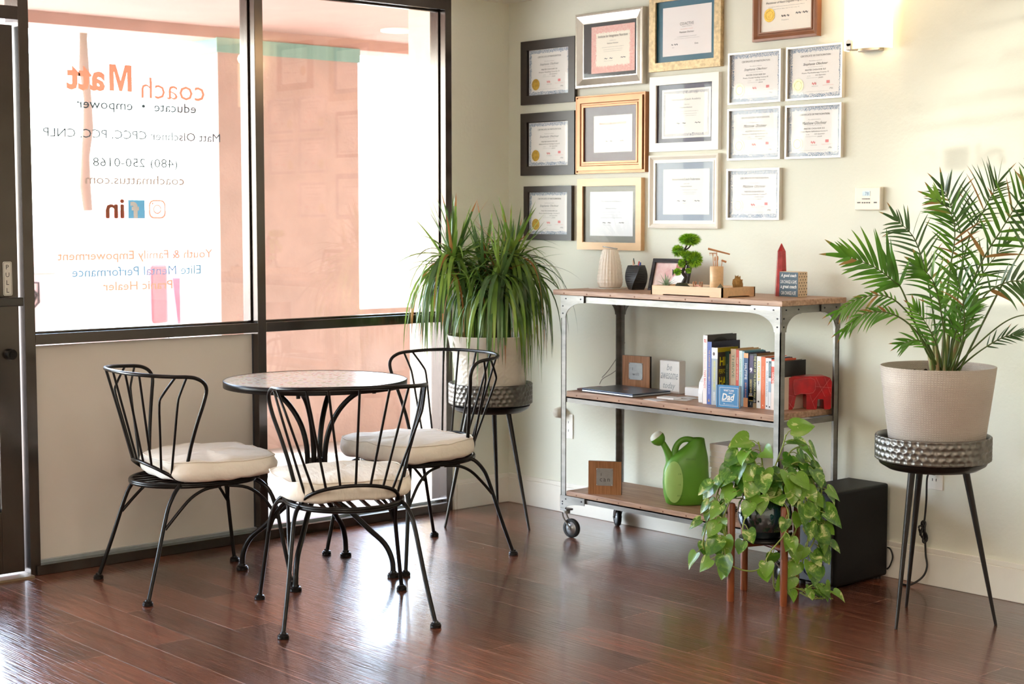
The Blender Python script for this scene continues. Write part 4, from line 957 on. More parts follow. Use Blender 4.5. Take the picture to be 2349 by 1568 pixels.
C=[(1.397,1.675,1.861,2.073,'thin silver framed certificate, upper left of the block of five','Stephanie Olschner','Pranic Crystal Healing Course ©'),
   (1.702,1.979,1.861,2.074,'thin silver framed certificate next to the wall lamp, top right of the five','Stephanie Olschner','Pranic Psychotherapy Course ©'),
   (1.397,1.676,1.630,1.843,'thin silver framed certificate with the darkest handwriting, middle left of the five','Matthew Olschner','Pranic Healing Course ©'),
   (1.701,1.978,1.6285,1.842,'thin silver framed certificate, lower right of the block of five','Matthew Olschner','Pranic Psychic Self-Defense Course ©'),
   (1.395,1.675,1.383,1.594,'thin silver framed certificate hanging lowest of the block of five','Matthew Olschner','Pranic Advanced Healing Course ©')]
for i,(x0,x1,z0,z1,lab,nm,cs) in enumerate(C):
    picture(lab,x0,x1,z0,z1,.0075,.02,SIL,'flat',None,(x0+.0065,x1-.0065,z0+.0065,z1-.0065),pmC,cert_lines(nm,cs,nm=1 if i in(1,2) else 0),GC,seal=(-.32,-.24,.0265,YEL))
DK=mat('dark_brown_frame','#2e2420',rough=.38,spec=.5,noise_amt=.2,noise_scale=5,stretch=(1,1,9))
GD='dark brown framed certificates in the left column'
for x0,x1,z0,z1,px,lab,cs in ((.106,.476,1.924,2.223,(.161,.429,1.972,2.175),'dark brown framed certificate, top of the left column by the corner','Pranic Healing Course ©'),(.105,.475,1.59,1.884,(.16,.431,1.641,1.834),'dark brown framed certificate, middle of the left column','Advanced Pranic Healing Course ©'),(.128,.457,1.284,1.539,(.162,.431,1.316,1.509),'dark brown framed certificate behind the dragon tree leaves, bottom of the left column','Pranic Psychotherapy Course ©')):
    fw=min(px[0]-x0,x1-px[1]); fw=.0425 if x0<.12 else .029
    picture(lab,x0,x1,z0,z1,fw,.02,DK,'flat',None,(px[0]-.008,px[1]+.006,px[2]-.006,px[3]+.004),pmC,cert_lines('Stephanie Olschner',cs),GD,seal=(-.33,-.26,.026,GOLD))
def simple(base,border,mg,sc=60,thr=.5,inset=.003):
    return lambda w,h: paper_mat('diploma_paper',base,border,mg,w,h,scale=sc,thr=thr,inset=inset)
GW='large diplomas in wide frames'
def body(title,mi,name='Matthew Olschner',tw=.7,th=.06):
    return [(title,0,.28,tw,th,mi),('certifies that',0,.18,.15,.014,0),(name,0,.12,.26,.026,1),('has successfully completed all requirements for the degree of',0,.04,.5,.016,0),('with all the rights and privileges thereunto appertaining',0,-.01,.44,.014,0),('with all the honors and dignities belonging to it',0,-.05,.42,.013,0),('~ ~',-.1,-.2,.2,.03,0,dict(shear=.4)),('Director of Education',-.1,-.25,.2,.012,0),('~~',.24,-.2,.12,.03,0,dict(shear=.4))]
picture('wide silver framed diploma with a pink bordered certificate on black mount',.491,.917,1.978,2.314,.047,.034,mat('champagne_silver','#d9d2c8',rough=.25,metal=.75,noise_amt=.1,noise_scale=30),'bevel',None,(.588,.86,2.041,2.25),simple('#f6efe0','#e58f8c',.030,90,.47,.0),[('Institute for Integrative Nutrition',0,.27,.68,.075,1)]+body('',0)[1:],GW,matt=mat('black_mount','#262020',rough=.5))
picture('bronze framed diploma, middle of the second column, with red heading',.489,.928,1.592,1.944,.053,.03,mat('bronze_gold_frame','#a8724a',rough=.35,metal=.35,noise_amt=.15,noise_scale=12),'step',None,(.602,.843,1.685,1.85),simple('#f8f3ec','#f2ece3',.002),body('PINNACLE BRAIN INSTITUTE',3),GW,matt=mat('plum_mount','#5a4450',rough=.5),seal=(-.36,-.3,.0001,REDI))
picture('light gold framed diploma hanging low behind the white vase',.500,.906,1.245,1.568,.034,.024,mat('light_gold_frame','#d9b285',rough=.4,metal=.08,noise_amt=.1,noise_scale=5,stretch=(1,1,6)),'flat',None,(.573,.845,1.308,1.508),simple('#eef1f4','#e3e8ee',.002),body('The Board of Regents',0,'Matthew T. Olschner',.5,.04)+[('Bachelor of Arts in Psychology and Education',0,-.09,.5,.02,1)],GW,matt=mat('grey_mount','#77756a',rough=.5))
picture('pale gold framed diploma with blue mount, cut by the top of the photograph',.946,1.356,2.025,2.358,.0365,.022,mat('speckled_gold_frame','#cdb48a',rough=.45,metal=.3,noise_amt=.35,noise_scale=70),'flat',None,(1.017,1.296,2.087,2.295),simple('#efe9e8','#eae3e2',.002),[('CO/ACTIVE',0,.14,.28,.06,0),('TRAINING INSTITUTE',0,.085,.2,.014,0),('does hereby certify that',0,.03,.25,.016,3),('Matthew Olschner',0,-.03,.3,.035,1),('is a Certified Professional Co-Active Coach',0,-.12,.4,.016,0),('and has met the requirements of the program and is entitled to all rights',0,-.16,.52,.012,0),('~ ~~',-.25,-.27,.14,.04,0,dict(shear=.4)),('CEO',-.28,-.33,.05,.014,0),('Date',.2,-.28,.07,.03,0)],GW,matt=mat('blue_mount','#1f6076',rough=.45))
picture('white framed diploma with a dark plum mount, middle of the third column',.950,1.347,1.678,2.002,.037,.02,mat('white_frame','#f0ede6',rough=.35),'flat',None,(1.014,1.294,1.734,1.944),simple('#f3f0ea','#5c6078',.020,70,.52,.008),body('International Coach Academy',0,tw=.6,th=.05),GW,matt=mat('slate_plum_mount','#4b4658',rough=.5))
picture('white framed diploma with a grey blue mount, bottom of the third column',.947,1.348,1.345,1.663,.034,.02,mat('ivory_frame','#efe9df',rough=.3),'scoop',None,(1.024,1.291,1.405,1.60),simple('#f3f2ec','#eceae2',.002),body('International Coach Federation',0,tw=.6,th=.05),GW,matt=mat('grey_blue_mount','#8c98a8',rough=.5))
picture('brown wooden framed certificate with gold seal, highest right, cut by the photograph',1.530,1.860,2.109,2.375,.036,.026,mat('brown_frame','#8a5c42',rough=.35,metal=.1,noise_amt=.2,noise_scale=8),'scoop',None,(1.566,1.826,2.144,2.342),simple('#f2ece2','#b9b2a6',.004,60,.4,.006),[('Institute of Neuro Programming',0,.34,.6,.04,0),('hereby certifies that having completed the training',0,.25,.5,.02,0),('with all of its requirements is recognized as a',0,.2,.55,.02,0),('Practitioner of Neuro Linguistic Programming',0,.08,.8,.06,1,dict(shear=.3)),('and is hereby entitled to use this title and practice in witness whereof',0,-.0,.7,.018,0),('signed on this day in the city of',0,-.05,.5,.018,0),('~~ ~',-.02,-.2,.16,.05,1,dict(shear=.4)),('President',-.02,-.28,.14,.02,0),('~~ ~~',.3,-.17,.24,.05,0,dict(shear=.4))],GW,seal=(-.33,-.16,.027,GOLD))
# ================================================================== WALL FITTINGS
t=thing('wall_sconce','lit frosted glass wall lamp with a small brushed clip','wall lamp',(2.11,0,2.14))
SH=mat('lit_frosted_glass','#fff4e2',rough=.5,emit='#ffe2b4',estr=2.6)
mb=MB(); pts=[]; n=16
for k in range(n+1):
    a=PI*(k/n); pts.append((2.11-.102*math.cos(a)*1.0,-.020-.078*math.sin(a)**.7))
vs=[(x,y,2.035) for x,y in pts]+[(x,y,2.285) for x,y in pts]; mb.add(vs,[(i,i+1,i+n+2,i+n+1) for i in range(n)],0,True)
o=mb.build('shade',SH,t); md=o.modifiers.new('s','SOLIDIFY'); md.thickness=.005
MB().box(2.03,2.19,-.03,-.001,2.06,2.25).box(2.06,2.16,-.035,-.001,2.028,2.06).build('back_plate',mat('nickel','#a8a19a',rough=.3,metal=.85),t,bevel=.004)
mb=MB(); mb.box(2.058,2.084,-.106,-.06,2.030,2.058); mb.cyl((2.071,-.106,2.058),(2.071,-.088,2.058),.013,.013,16); mb.build('clip',mat('nickel','#a8a19a',rough=.3,metal=.85),t,bevel=.003)
pl_=bpy.data.lights.new('sconce_bulb','POINT'); pl_.energy=3.2; pl_.color=(1,.72,.42); pl_.shadow_soft_size=.03; lo=bpy.data.objects.new('sconce_bulb',pl_); COL.objects.link(lo); lo.location=(2.13,-.075,2.31)
t=thing('thermostat','white digital thermostat on the wall above the palm','thermostat',(2.11,0,1.465))
PLW=mat('warm_white_plastic','#e9e1d2',rough=.4)
MB().box(2.05,2.170,-.022,0,1.421,1.510).build('housing',PLW,t,bevel=.004)
MB().box(2.087,2.122,-.0235,-.021,1.476,1.494).build('display',mat('lcd','#9fb6c4',rough=.2),t)
mb=MB(); put_text(mb,'78',(2.108,-.0238,1.485),(1,0,0),(0,0,1),height=.013)
mb.build('digits',mat('lcd_ink','#2e4a66',rough=.5),t)
mb=MB()
for k in range(3): mb.box(2.086+k*.0125,2.096+k*.0125,-.0245,-.021,1.463,1.4665)
for k in range(4): mb.cyl((2.088+k*.0105,-.021,1.450),(2.088+k*.0105,-.0245,1.450),.0028,.0028,10)
for x in(2.064,2.141): mb.box(x,x+.006,-.0245,-.021,1.448,1.453); mb.box(x+.008,x+.013,-.0245,-.021,1.448,1.453)
mb.build('button',mat('grey_buttons','#6d6a66',rough=.5),t)
def outlet(x,z,label,dark=False):
    t=thing('wall_outlet',label,'outlet',(x,0,z))
    MB().box(x-.036,x+.036,-.006,0,z-.058,z+.058).build('plate',mat('outlet_white','#efece4',rough=.35),t,bevel=.002)
    mb=MB()
    for dz in(-.02,.02):
        for dx in(-.008,.008): mb.box(x+dx-.0012,x+dx+.0012,-.0068,-.005,z+dz-.005,z+dz+.005)
    mb.build('slots',BLK,t); return t
outlet(.42,.412,'white wall outlet behind the left post of the cart')
t=tag(MB().lathe([(.001,-.0),(.024,0),(.027,.012),(.022,.04),(.001,.045)],24,mat4=M4.Translation((.385,-.0065,.475))@M4.Rotation(PI/2,4,'X')).build('plug_adapter',mat('beige_plastic','#cfc6b8',rough=.45),loc=(.385,-.03,.475)),'round beige plug adapter in the outlet behind the cart','plug')
outlet(2.425,.425,'white wall outlet behind the right plant stand')
BC=mat('black_cord','#0e0e0e',rough=.5)
# speaker
t=thing('subwoofer','tall black box subwoofer on the floor between pothos and right stand','speaker',(2.145,-.22,0))
MB().box(2.048,2.239,-.362,-.03,.012,.372).build('cabinet',mat('black_vinyl_wrap','#040405',rough=.5,spec=.25,bump=.1,bscale=300),t,bevel=.009)
MB().box(2.056,2.231,-.372,-.360,.02,.364).build('grille',mat('black_gloss','#07080c',rough=.25,spec=.5),t,bevel=.004)
mb=MB(); m4=M4.Translation((2.143,-.372,.085))@M4.Rotation(PI/2,4,'X'); mb.lathe([(.05,.0),(.047,.006),(.03,-.006)],32,mat4=m4,cap0=False,cap1=False); mb.build('port',mat('port_blue','#16233c',rough=.2,spec=.6),t)
for x in(2.07,2.215):
    for y in(-.34,-.06): MB().lathe([(.012,0),(.012,.013)],12,(x,y,0)).build('foot',BLK,t)
mb=MB(); mb.tube([(2.236,-.028,.12),(2.252,-.03,.115),(2.262,-.03,.085),(2.25,-.03,.05),(2.236,-.028,.035)],.003,7,smooth_path=5); mb.build('cable',BC,t)
mb=MB(); mb.tube([(2.42,-.03,.44),(2.412,-.035,.41),(2.408,-.03,.33),(2.402,-.03,.255),(2.398,-.035,.22),(2.405,-.03,.185),(2.41,-.03,.12),(2.42,-.035,.075),(2.41,-.05,.035),(2.38,-.09,.006),(2.33,-.08,.005)],.0038,8,smooth_path=5)
for k,(dx,dz,r) in enumerate(((0,.228,.013),(.004,.205,.017),(.012,.19,.015),(-.004,.213,.012))):
    mb.tube([(2.400+dx+r*.55*math.cos(2*PI*i/14+k),-.034-.004*k+.005*math.sin(4*PI*i/14),dz+r*1.5*math.sin(2*PI*i/14+k)) for i in range(14)],.0038,7,True)
pc_=mb.build('power_cord',BC,t); MB().box(2.415,2.445,-.035,-.0065,.427,.452).build('plug',BC,pc_,bevel=.003)
# thin wires on the wall left of the cart
WIRE=mat('grey_thin_wire','#6d675f',rough=.6)
mb=MB(); mb.tube([(.80,-.012,.83),(.76,-.012,.77),(.70,-.012,.70),(.655,-.012,.66)],.0014,6,smooth_path=4); mb.tube([(.80,-.012,.74),(.73,-.012,.69),(.66,-.012,.655),(.64,-.012,.628)],.0014,6,smooth_path=4)
tag(mb.build('thin_wire',WIRE,loc=(.72,-.012,.72)),'thin grey wires hanging on the wall at the left rear post of the cart','wire')
# ================================================================== THINGS ON THE CART
ZT_=1.081; ZM=.644; ZL=.207
# ribbed diffuser
t=thing('aroma_diffuser','cream studded vase shaped diffuser on the cart top','diffuser',(.86,-.17,ZT_))
def stud(a,z,r):
    u=(a/(2*PI)*22)%1-.5; v=(z/.0148)%1-.5; d=math.hypot(u,v); return .0036*max(0,1-(d/.55)**2)
prof=[(.046,0),(.0505,.004)]+[(.0505+.0035*math.sin(PI*min(1,i/14)) - (.0 if i<14 else (.0205*((i-14)/26)**1.7)),.006+.162*i/40) for i in range(41)]
mb=MB(); mb.lathe(prof,176,(.86,-.17,ZT_+.004),disp=lambda a,z,r: stud(a,z,r) if .008<z<.166 else 0); mb.build('body',mat('cream_ceramic','#efe6da',rough=.35),t)
MB().lathe([(.044,0),(.046,.004)],40,(.86,-.17,ZT_)).build('base',BLK,t)
m4=M4.Translation((.86,-.17,ZT_+.179))@M4.Rotation(math.radians(-9),4,V((RT_.y,-RT_.x,0)))
MB().lathe([(.030,-.003),(.034,-.001),(.034,.001),(.03,.002)],40,mat4=m4).build('lid',mat('pale_grey_lid','#c9cfd2',rough=.3),t)
(MB().tube([(.80,-.24,ZT_+.003),(.83,-.262,ZT_+.003),(.87,-.255,ZT_+.003),(.91,-.262,ZT_+.003),(.945,-.22,ZT_+.003),(.935,-.15,ZT_+.003)],.0025,6,smooth_path=4).build('power_cable',mat('white_cable','#e2ddd6',rough=.5),t))
# twisted pen cup with pens
t=thing('pen_cup','matt black twisted pen cup on the cart top','pen cup',(1.02,-.17,ZT_))
mb=MB(); n=4; rows=14; vs=[]
for i in range(rows+1):
    u=i/rows; r=.036+.013*math.sin(PI*min(1,u*.82+.08)); tw=.9*u
    for k in range(n):
        a=2*PI*k/n+tw+.25; vs.append((1.02+r*math.cos(a),-.17+r*math.sin(a),ZT_+.105*u))
for k in range(n):
    a=2*PI*k/n+.9+.25; vs.append((1.02+.034*math.cos(a),-.17+.034*math.sin(a),ZT_+.105))
for k in range(n):
    a=2*PI*k/n+.9+.25; vs.append((1.02+.034*math.cos(a),-.17+.034*math.sin(a),ZT_+.03))
fs=[(i*n+k,i*n+(k+1)%n,(i+1)*n+(k+1)%n,(i+1)*n+k) for i in range(rows+2) for k in range(n)]+[(3,2,1,0),tuple((rows+2)*n+k for k in range(4))]
mb.add(vs,fs,0,False); mb.build('cup',mat('matt_black','#171717',rough=.45),t)
for k,(dx,dy,h,c_,lab) in enumerate(((-.018,.004,.135,'#1e4a44','dark green pen in the black twisted cup'),(-.006,-.012,.128,'#d7b79f','beige pencil in the black twisted cup'),(.012,.002,.122,'#c23a2c','red capped marker in the black twisted cup'),(.02,.0,.118,'#2c4a9a','blue capped marker in the black twisted cup'))):
    p=V((1.02+dx*.4,-.17+dy*.4,ZT_+.032)); q=V((1.02+dx*1.2,-.17+dy*1.2,ZT_+h))
    o=thing('pen',lab,'pen',tuple(p),0,'pens in the black cup')
    MB().tube([p,p.lerp(q,.75)],.0042,10).build('barrel',mat('pen_body%d'%k,'#e8e3da' if k!=1 else c_,rough=.4),o); MB().tube([p.lerp(q,.75),q],[.0048,.0036 if k>1 else .0018],10).build('cap',mat('pen_cap%d'%k,c_,rough=.35),o)
# leaning photo frame
t=thing('photo_frame','small black photo frame leaning behind the bonsai, with a pinkish photograph','photo frame',(1.19,-.15,ZT_))
m4=M4.Translation((1.085,-.17,ZT_))@M4.Rotation(math.radians(5),4,'Z')@M4.Rotation(math.radians(-16),4,'X')
def flatframe(mb,w,h,f,d,m4,mi=0):
    mb.box(0,w,0,d,0,f,mi,m4); mb.box(0,w,0,d,h-f,h,mi,m4); mb.box(0,f,0,d,f,h-f,mi,m4); mb.box(w-f,w,0,d,f,h-f,mi,m4)
mb=MB(); flatframe(mb,.205,.142,.012,.016,m4); flatframe(mb,.181,.118,.007,.012,m4@M4.Translation((.012,-.002,.012))); mb.build('frame',mat('black_lacquer','#1b1a20',rough=.25,spec=.6),t,bevel=.002)
MB().box(.018,.187,.006,.009,.018,.124,0,m4).build('mount',mat('pale_pink_print','#e8d3cd',rough=.5,noise_amt=.3,noise_scale=12,col2='#c9848a'),t)
mb=MB(); mb.add([m4@V(p) for p in((.1,.005,.02),(.18,.005,.02),(.18,.005,.07),(.15,.005,.085),(.12,.005,.06))],[(0,1,2,3,4)]); mb.add([m4@V(p) for p in((.13,.0051,.1),(.165,.0051,.1),(.165,.0051,.12),(.13,.0051,.12))],[(0,1,2,3)],1)
mb.build('photograph',[mat('white_shirt_print','#f1f1f3',rough=.4),mat('red_print','#b5605e',rough=.4)],t)
mb=MB(); mb.prism([(0,0),(.05,0),(.0,.09)],-.003,.003,M4.Translation((1.20,-.135,ZT_+.001))@M4.Rotation(math.radians(70),4,'Z')); mb.build('easel_back',mat('matt_black','#171717'),t)
# zen garden tray
BAM=mat('pale_bamboo','#dcb68c',rough=.45,noise_amt=.12,noise_scale=5,stretch=(1.5,20,20))
t=thing('zen_tray','pale bamboo zen garden tray at the front edge of the cart top','tray',(1.54,-.33,ZT_))
mb=MB(); th=.006; xa,xb,ya,yb=1.352,1.732,-.43,-.232
def cutside(mb,m4,L):
    mb.prism([(0,0),(L*.17,0),(L*.175,.004),(L*.825,.004),(L*.83,0),(L,0),(L,.038),(0,.038)],0,th,m4)
cutside(mb,M4.Translation((xa,ya,ZT_)),xb-xa); cutside(mb,M4.Translation((xa,yb-th,ZT_)),xb-xa)
cutside(mb,M4.Translation((xb,ya,ZT_))@M4.Rotation(PI/2,4,'Z'),yb-ya); cutside(mb,M4.Translation((xa+th,ya,ZT_))@M4.Rotation(PI/2,4,'Z'),yb-ya)
mb.box(xa+.002,xb-.002,ya+.002,yb-.002,ZT_+.006,ZT_+.011); mb.build('tray_frame',BAM,t)
MB().box(xa+th,xb-th,ya+th,yb-th,ZT_+.011,ZT_+.030).build('sand',mat('white_sand','#e9dccb',rough=.95,bump=1,bscale=400,noise_amt=.15,noise_scale=200),t)
ZS2=ZT_+.030
# bonsai
t=thing('bonsai','miniature artificial bonsai with dark twisted trunk in the zen tray','bonsai',(1.43,-.33,ZS2))
TB=V((1.432,-.33,0))
def bp(px,z,tt=0): return V((1.432,-.33,z))+RT_*((px-1566.5)*.00172)+TW*tt
mb=MB(); mb.tube([bp(1566,ZS2-.004),bp(1569,1.128),bp(1574,1.15,.004),bp(1567,1.17,.006),bp(1571,1.195,.003),bp(1573,1.225,0),bp(1571,1.255,-.004),bp(1578,1.285,-.002)],[.011,.0085,.007,.0065,.006,.005,.004,.003],8,smooth_path=3)
for pts in ([bp(1573,1.20),bp(1580,1.207,.005),bp(1590,1.212,.008)],[bp(1573,1.26),bp(1582,1.272,.004),bp(1588,1.29,.006)],[bp(1573,1.235),bp(1564,1.242,.005),bp(1556,1.25,.006)],[bp(1569,1.175),bp(1562,1.178,.008),bp(1555,1.172,.01)],[bp(1570,1.18),bp(1576,1.18,.01),bp(1580,1.18,.012)],[bp(1573,1.20),bp(1566,1.2,.01),bp(1563,1.205,.012)]):
    mb.tube(pts,[.004,.003,.002],6,smooth_path=3)
mb.build('trunk',mat('bonsai_bark','#2b211d',rough=.6,bump=.6,bscale=90),t)
mb=MB()
for px,z,rx,rz,tt,n in ((1583,1.302,.044,.026,0,620),(1556,1.256,.027,.026,.004,340),(1594,1.222,.034,.034,.008,560),(1577,1.238,.024,.022,.012,300),(1564,1.206,.016,.019,.014,200),(1554,1.172,.017,.016,.016,200),(1580,1.176,.013,.012,.012,120)):
    c_=bp(px,z,tt)
    rx*=1.14; rz*=1.12; mb.sphere(c_,1,12,8,1,sc=(rx*.6,rx*.6,rz*.55))
    for i in range(n*2):
        d=V((R_.gauss(0,1),R_.gauss(0,1),R_.gauss(0,1)+.35)).normalized(); a=c_+V((d.x*rx*.35,d.y*rx*.35,d.z*rz*.3)); b=c_+V((d.x*rx,d.y*rx,d.z*rz))*R_.uniform(.85,1.08)
        s_=d.orthogonal().normalized()*.0019
        mb.add([a-s_,a+s_,b],[(0,1,2)],0 if R_.random()<.6 else 1)
mb.build('needles',[mat('bright_needles','#a9da3c',rough=.5),mat('dark_needles','#5f9420',rough=.5)],t)
mb=MB(); mb.sphere((1.432,-.33,ZS2-.004),.034,18,10,sc=(1,.8,.62),disp=lambda d:.25*noise.noise(d*3)); mb.build('rock_base',mat('mossy_rock','#5a5a42',rough=.8,bump=.8,bscale=60,noise_amt=.5,noise_scale=30,col2='#3a3d33'),t)
t=thing('air_plant','spiky grey green air plant at the left end of the zen tray','plant',(1.385,-.375,ZS2))
mb=MB()
for i in range(34):
    a=R_.uniform(0,2*PI); el=R_.uniform(.3,1.35); blade(mb,(1.385,-.375,ZS2-.002),(math.cos(a)*math.cos(el),math.sin(a)*math.cos(el),math.sin(el)),R_.uniform(.038,.065),.0055,3,6)
mb.build('foliage',leafmat('silver_green',[(.3,'#7f9a82'),(.6,'#a9bd9f'),(.8,'#6d8a62')],.5,30),t)
t=thing('tool_cup','pale bamboo cylinder holding miniature garden tools','cup',(1.615,-.33,ZS2))
mb=MB(); mb.lathe([(.026,0),(.027,.001),(.027,.091),(.025,.092),(.0235,.091),(.0235,.01),(.001,.01)],36,(1.615,-.33,ZS2-.004)); mb.build('cup',BAM,t)
def tool(name,label,p,q,head):
    o=thing(name,label,'garden tool',tuple(p),0,'miniature wooden tools in the bamboo cup'); MB().tube([p,q],.0016,7).build('handle',mat('bamboo_stick','#cf9a70',rough=.5),o); head(o,V(q)); return o
CU=V((1.615,-.33,ZS2+.012)); WD=mat('light_tool_wood','#c98f66',rough=.5)
def rake(o,q):
    mb=MB(); mb.tube([q-RT_*.014,q+RT_*.014],.002,6)
    for k in range(6): p=q+RT_*(-.013+.0052*k); mb.tube([p,p-UP*.009+TW*.004],.0008,5)
    mb.build('rake_head',WD,o)
def bar(o,q): MB().tube([q-RT_*.035+UP*.010,q+RT_*.052-UP*.012],[.0045,.0030],10).build('mallet_head',WD,o)
def scoop(o,q): MB().sphere(q-UP*.006,.006,10,6,sc=(.8,.4,1.7)).build('spoon_head',WD,o)
def mal(o,q): MB().tube([q-RT_*.003+UP*.002,q+RT_*.016-UP*.005],.0042,8).build('hammer_head',WD,o)
tool('rake','small rake with six tines, leftmost tool in the bamboo cup',CU-RT_*.008,CU-RT_*.016+UP*.128,rake)
tool('long_mallet','longest tool lying slanted across the top of the tool bunch',CU+RT_*.002,CU+RT_*.0+UP*.136,bar)
tool('spoon','small oval spoon in the middle of the tool bunch',CU-RT_*.002+TW*.006,CU-RT_*.008+TW*.008+UP*.112,scoop)
tool('paddle','second oval spoon, right of the first in the bamboo cup',CU+RT_*.004+TW*.004,CU+RT_*.002+TW*.01+UP*.114,scoop)
tool('hammer','small hammer leaning out at the right of the bamboo cup',CU+RT_*.008,CU+RT_*.022+UP*.098,mal)
t=thing('rock_cone','rough golden brown stone cone in the right end of the zen tray','stone',(1.672,-.268,ZS2))
mb=MB(); mb.sphere((1.672,-.268,ZS2+.018),.03,20,16,sc=(.62,.55,1.35),disp=lambda d:.42*noise.noise(d*3.1)+(-.3 if d.z>.5 else .12)); mb.build('stone',mat('golden_rock','#b3884a',rough=.8,bump=1,bscale=90,noise_amt=.4,noise_scale=40,col2='#7d5a2e'),t)
t=thing('tiny_house','tiny stone hut with a pointed roof in front of the bamboo cylinder','miniature',(1.70,-.405,ZS2))
mb=MB(); mb.box(1.692,1.708,-.412,-.398,ZS2-.003,ZS2+.008); mb.build('wall',mat('hut_stone','#4f4a3a',rough=.8),t); MB().lathe([(.018,0),(.0005,.017)],4,(1.70,-.405,ZS2+.007),smooth=False).build('roof',mat('hut_roof','#7d7a66',rough=.8,noise_amt=.4,noise_scale=90),t)
t=thing('tiny_bridge','tiny pinkish bridge with four posts between bonsai and bamboo cylinder','miniature',(1.515,-.33,ZS2))
mb=MB(); mb.tube([(1.485,-.32,ZS2),(1.50,-.325,ZS2+.006),(1.515,-.33,ZS2+.008),(1.53,-.335,ZS2+.006),(1.545,-.34,ZS2)],.004,8)
mb.build('deck',mat('bridge_clay','#c98d74',rough=.6),t); mb=MB()
for x in(1.497,1.531):
    for y in(-.335,-.322): mb.lathe([(.003,0),(.003,.016),(.0045,.018),(.0025,.024)],8,(x,y,ZS2))
mb.build('post',mat('bridge_post','#a87c5c',rough=.6),t)
# obelisk
t=thing('obelisk','deep red stone obelisk standing at the right of the cart top','obelisk',(1.79,-.14,ZT_))
mb=MB(); a0=math.radians(18); cx,cy=1.788,-.14
def sq(r,z,n=6): return [(cx+r*math.cos(a0+2*PI*k/n),cy+r*math.sin(a0+2*PI*k/n),z) for k in range(n)]
vs=sq(.027,ZT_)+sq(.018,ZT_+.178)+[(cx,cy,ZT_+.212)]
mb.add(vs,[tuple(range(5,-1,-1))]+[(k,(k+1)%6,(k+1)%6+6,k+6) for k in range(6)]+[(k+6,(k+1)%6+6,12) for k in range(6)]); mb.build('stone',mat('red_stone','#c0282c',rough=.25,spec=.6,noise_amt=.3,noise_scale=30,col2='#8f1218',coat=.3),t,bevel=.001)
# quote block
t=thing('quote_block','small slate quote block with polka dot sides, at the foot of the red obelisk','block sign',(1.858,-.15,ZT_))
MB().box(1.811,1.905,-.18,-.122,ZT_,ZT_+.099).build('block',mat('kraft_paper','#d9c2a6',rough=.6),t,bevel=.002)
MB().box(1.8125,1.9035,-.1808,-.1798,ZT_+.0015,ZT_+.0975).build('front_face',mat('slate_paper','#4f6474',rough=.6),t)
mb=MB()
for s,z,h,w,b in (('A good coach',.083,.017,.076,.02),('CAN CHANGE A GAME.',.0595,.0135,.082,.01),('a great coach',.039,.018,.078,.02),('CAN CHANGE A LIFE',.0155,.0145,.074,.01)):
    put_text(mb,s,(1.858,-.1812,ZT_+z),(1,0,0),(0,0,1),width=w,height=h,bold=b,shear=.25 if b>.015 else 0)
mb.build('lettering',mat('white_paint','#f4f4f2',rough=.6),t)
mb=MB()
for j in range(8):
    for i in range(4):
        y=-.174+.0155*i+(.00775 if j%2 else 0); z=ZT_+.009+.0118*j
        if y<-.125: mb.add([(1.9055,y+.0026*math.cos(k*PI/4),z+.0026*math.sin(k*PI/4)) for k in range(8)],[tuple(range(8))])
mb.build('dots',mat('black_dots','#16140f',rough=.6),t)
# ---------------- middle shelf
WALN=mat('light_walnut_veneer','#b07d56',rough=.4,noise_amt=.25,noise_scale=4,stretch=(30,30,2),col2='#94653f'); BKE=mat('black_edge','#12110f',rough=.5); PLT=mat('aluminium_plate','#9fa1a3',rough=.35,metal=.8,noise_amt=.1,noise_scale=60)
def plaque(p,ang,z,word,label):
    t=thing('wooden_plaque',label,'plaque',(p[0],p[1],z),0,'square wooden plaques with a stamped metal plate')
    m4=M4.Translation((p[0],p[1],z))@M4.Rotation(math.radians(ang),4,'Z')
    MB().box(0,.143,.003,.015,0,.143,0,m4).build('backing',BKE,t); MB().box(0,.143,0,.004,0,.143,0,m4).build('veneer',WALN,t)
    o=MB().box(.035,.107,-.002,.001,.038,.113,0,m4).build('metal_plate',PLT,t,bevel=.0006)
    mb=MB()
    for x in(.0385,.1035):
        for zz in(.0415,.1095): mb.sphere(m4@V((x,-.0025,zz)),.0026,10,6)
    mb.build('pin',mat('bright_pin','#d9d9d6',rough=.2,metal=.9),o)
    mb=MB(); ux=m4.to_3x3()@V((1,0,0))
    put_text(mb,'I',m4@V((.056,-.0025,.086)),ux,(0,0,1),height=.012); put_text(mb,word,m4@V((.072,-.0025,.063)),ux,(0,0,1),height=.013,space=1.3); mb.build('stamp',mat('stamp_dark','#4a4b4e',rough=.6),o)
plaque((.905,-.135),10,ZM,'will','wooden plaque stamped I will, behind the laptop on the middle shelf')
plaque((.963,-.40),35,ZL,'can','wooden plaque stamped I can, on the bottom shelf')
t=thing('laptop','closed grey blue laptop lying on the middle shelf','laptop',(1.06,-.29,ZM))
m4=M4.Translation((.915,-.395,ZM))@M4.Rotation(math.radians(-2),4,'Z')
MB().box(0,.315,0,.225,.002,.010,0,m4).build('base',mat('laptop_silver','#b9c0c8',rough=.3,metal=.8),t,bevel=.003)
MB().box(0,.315,0,.225,.0105,.016,0,m4).build('lid',mat('laptop_lid','#4c5666',rough=.32,metal=.6),t,bevel=.003)
mb=MB(); mb.add([m4@V((.158+.012*math.cos(2*PI*k/24),.113+.012*math.sin(2*PI*k/24),.0163)) for k in range(24)],[tuple(range(24))]); mb.build('emblem',mat('chrome_disc','#d9dde2',rough=.1,metal=.9),t)
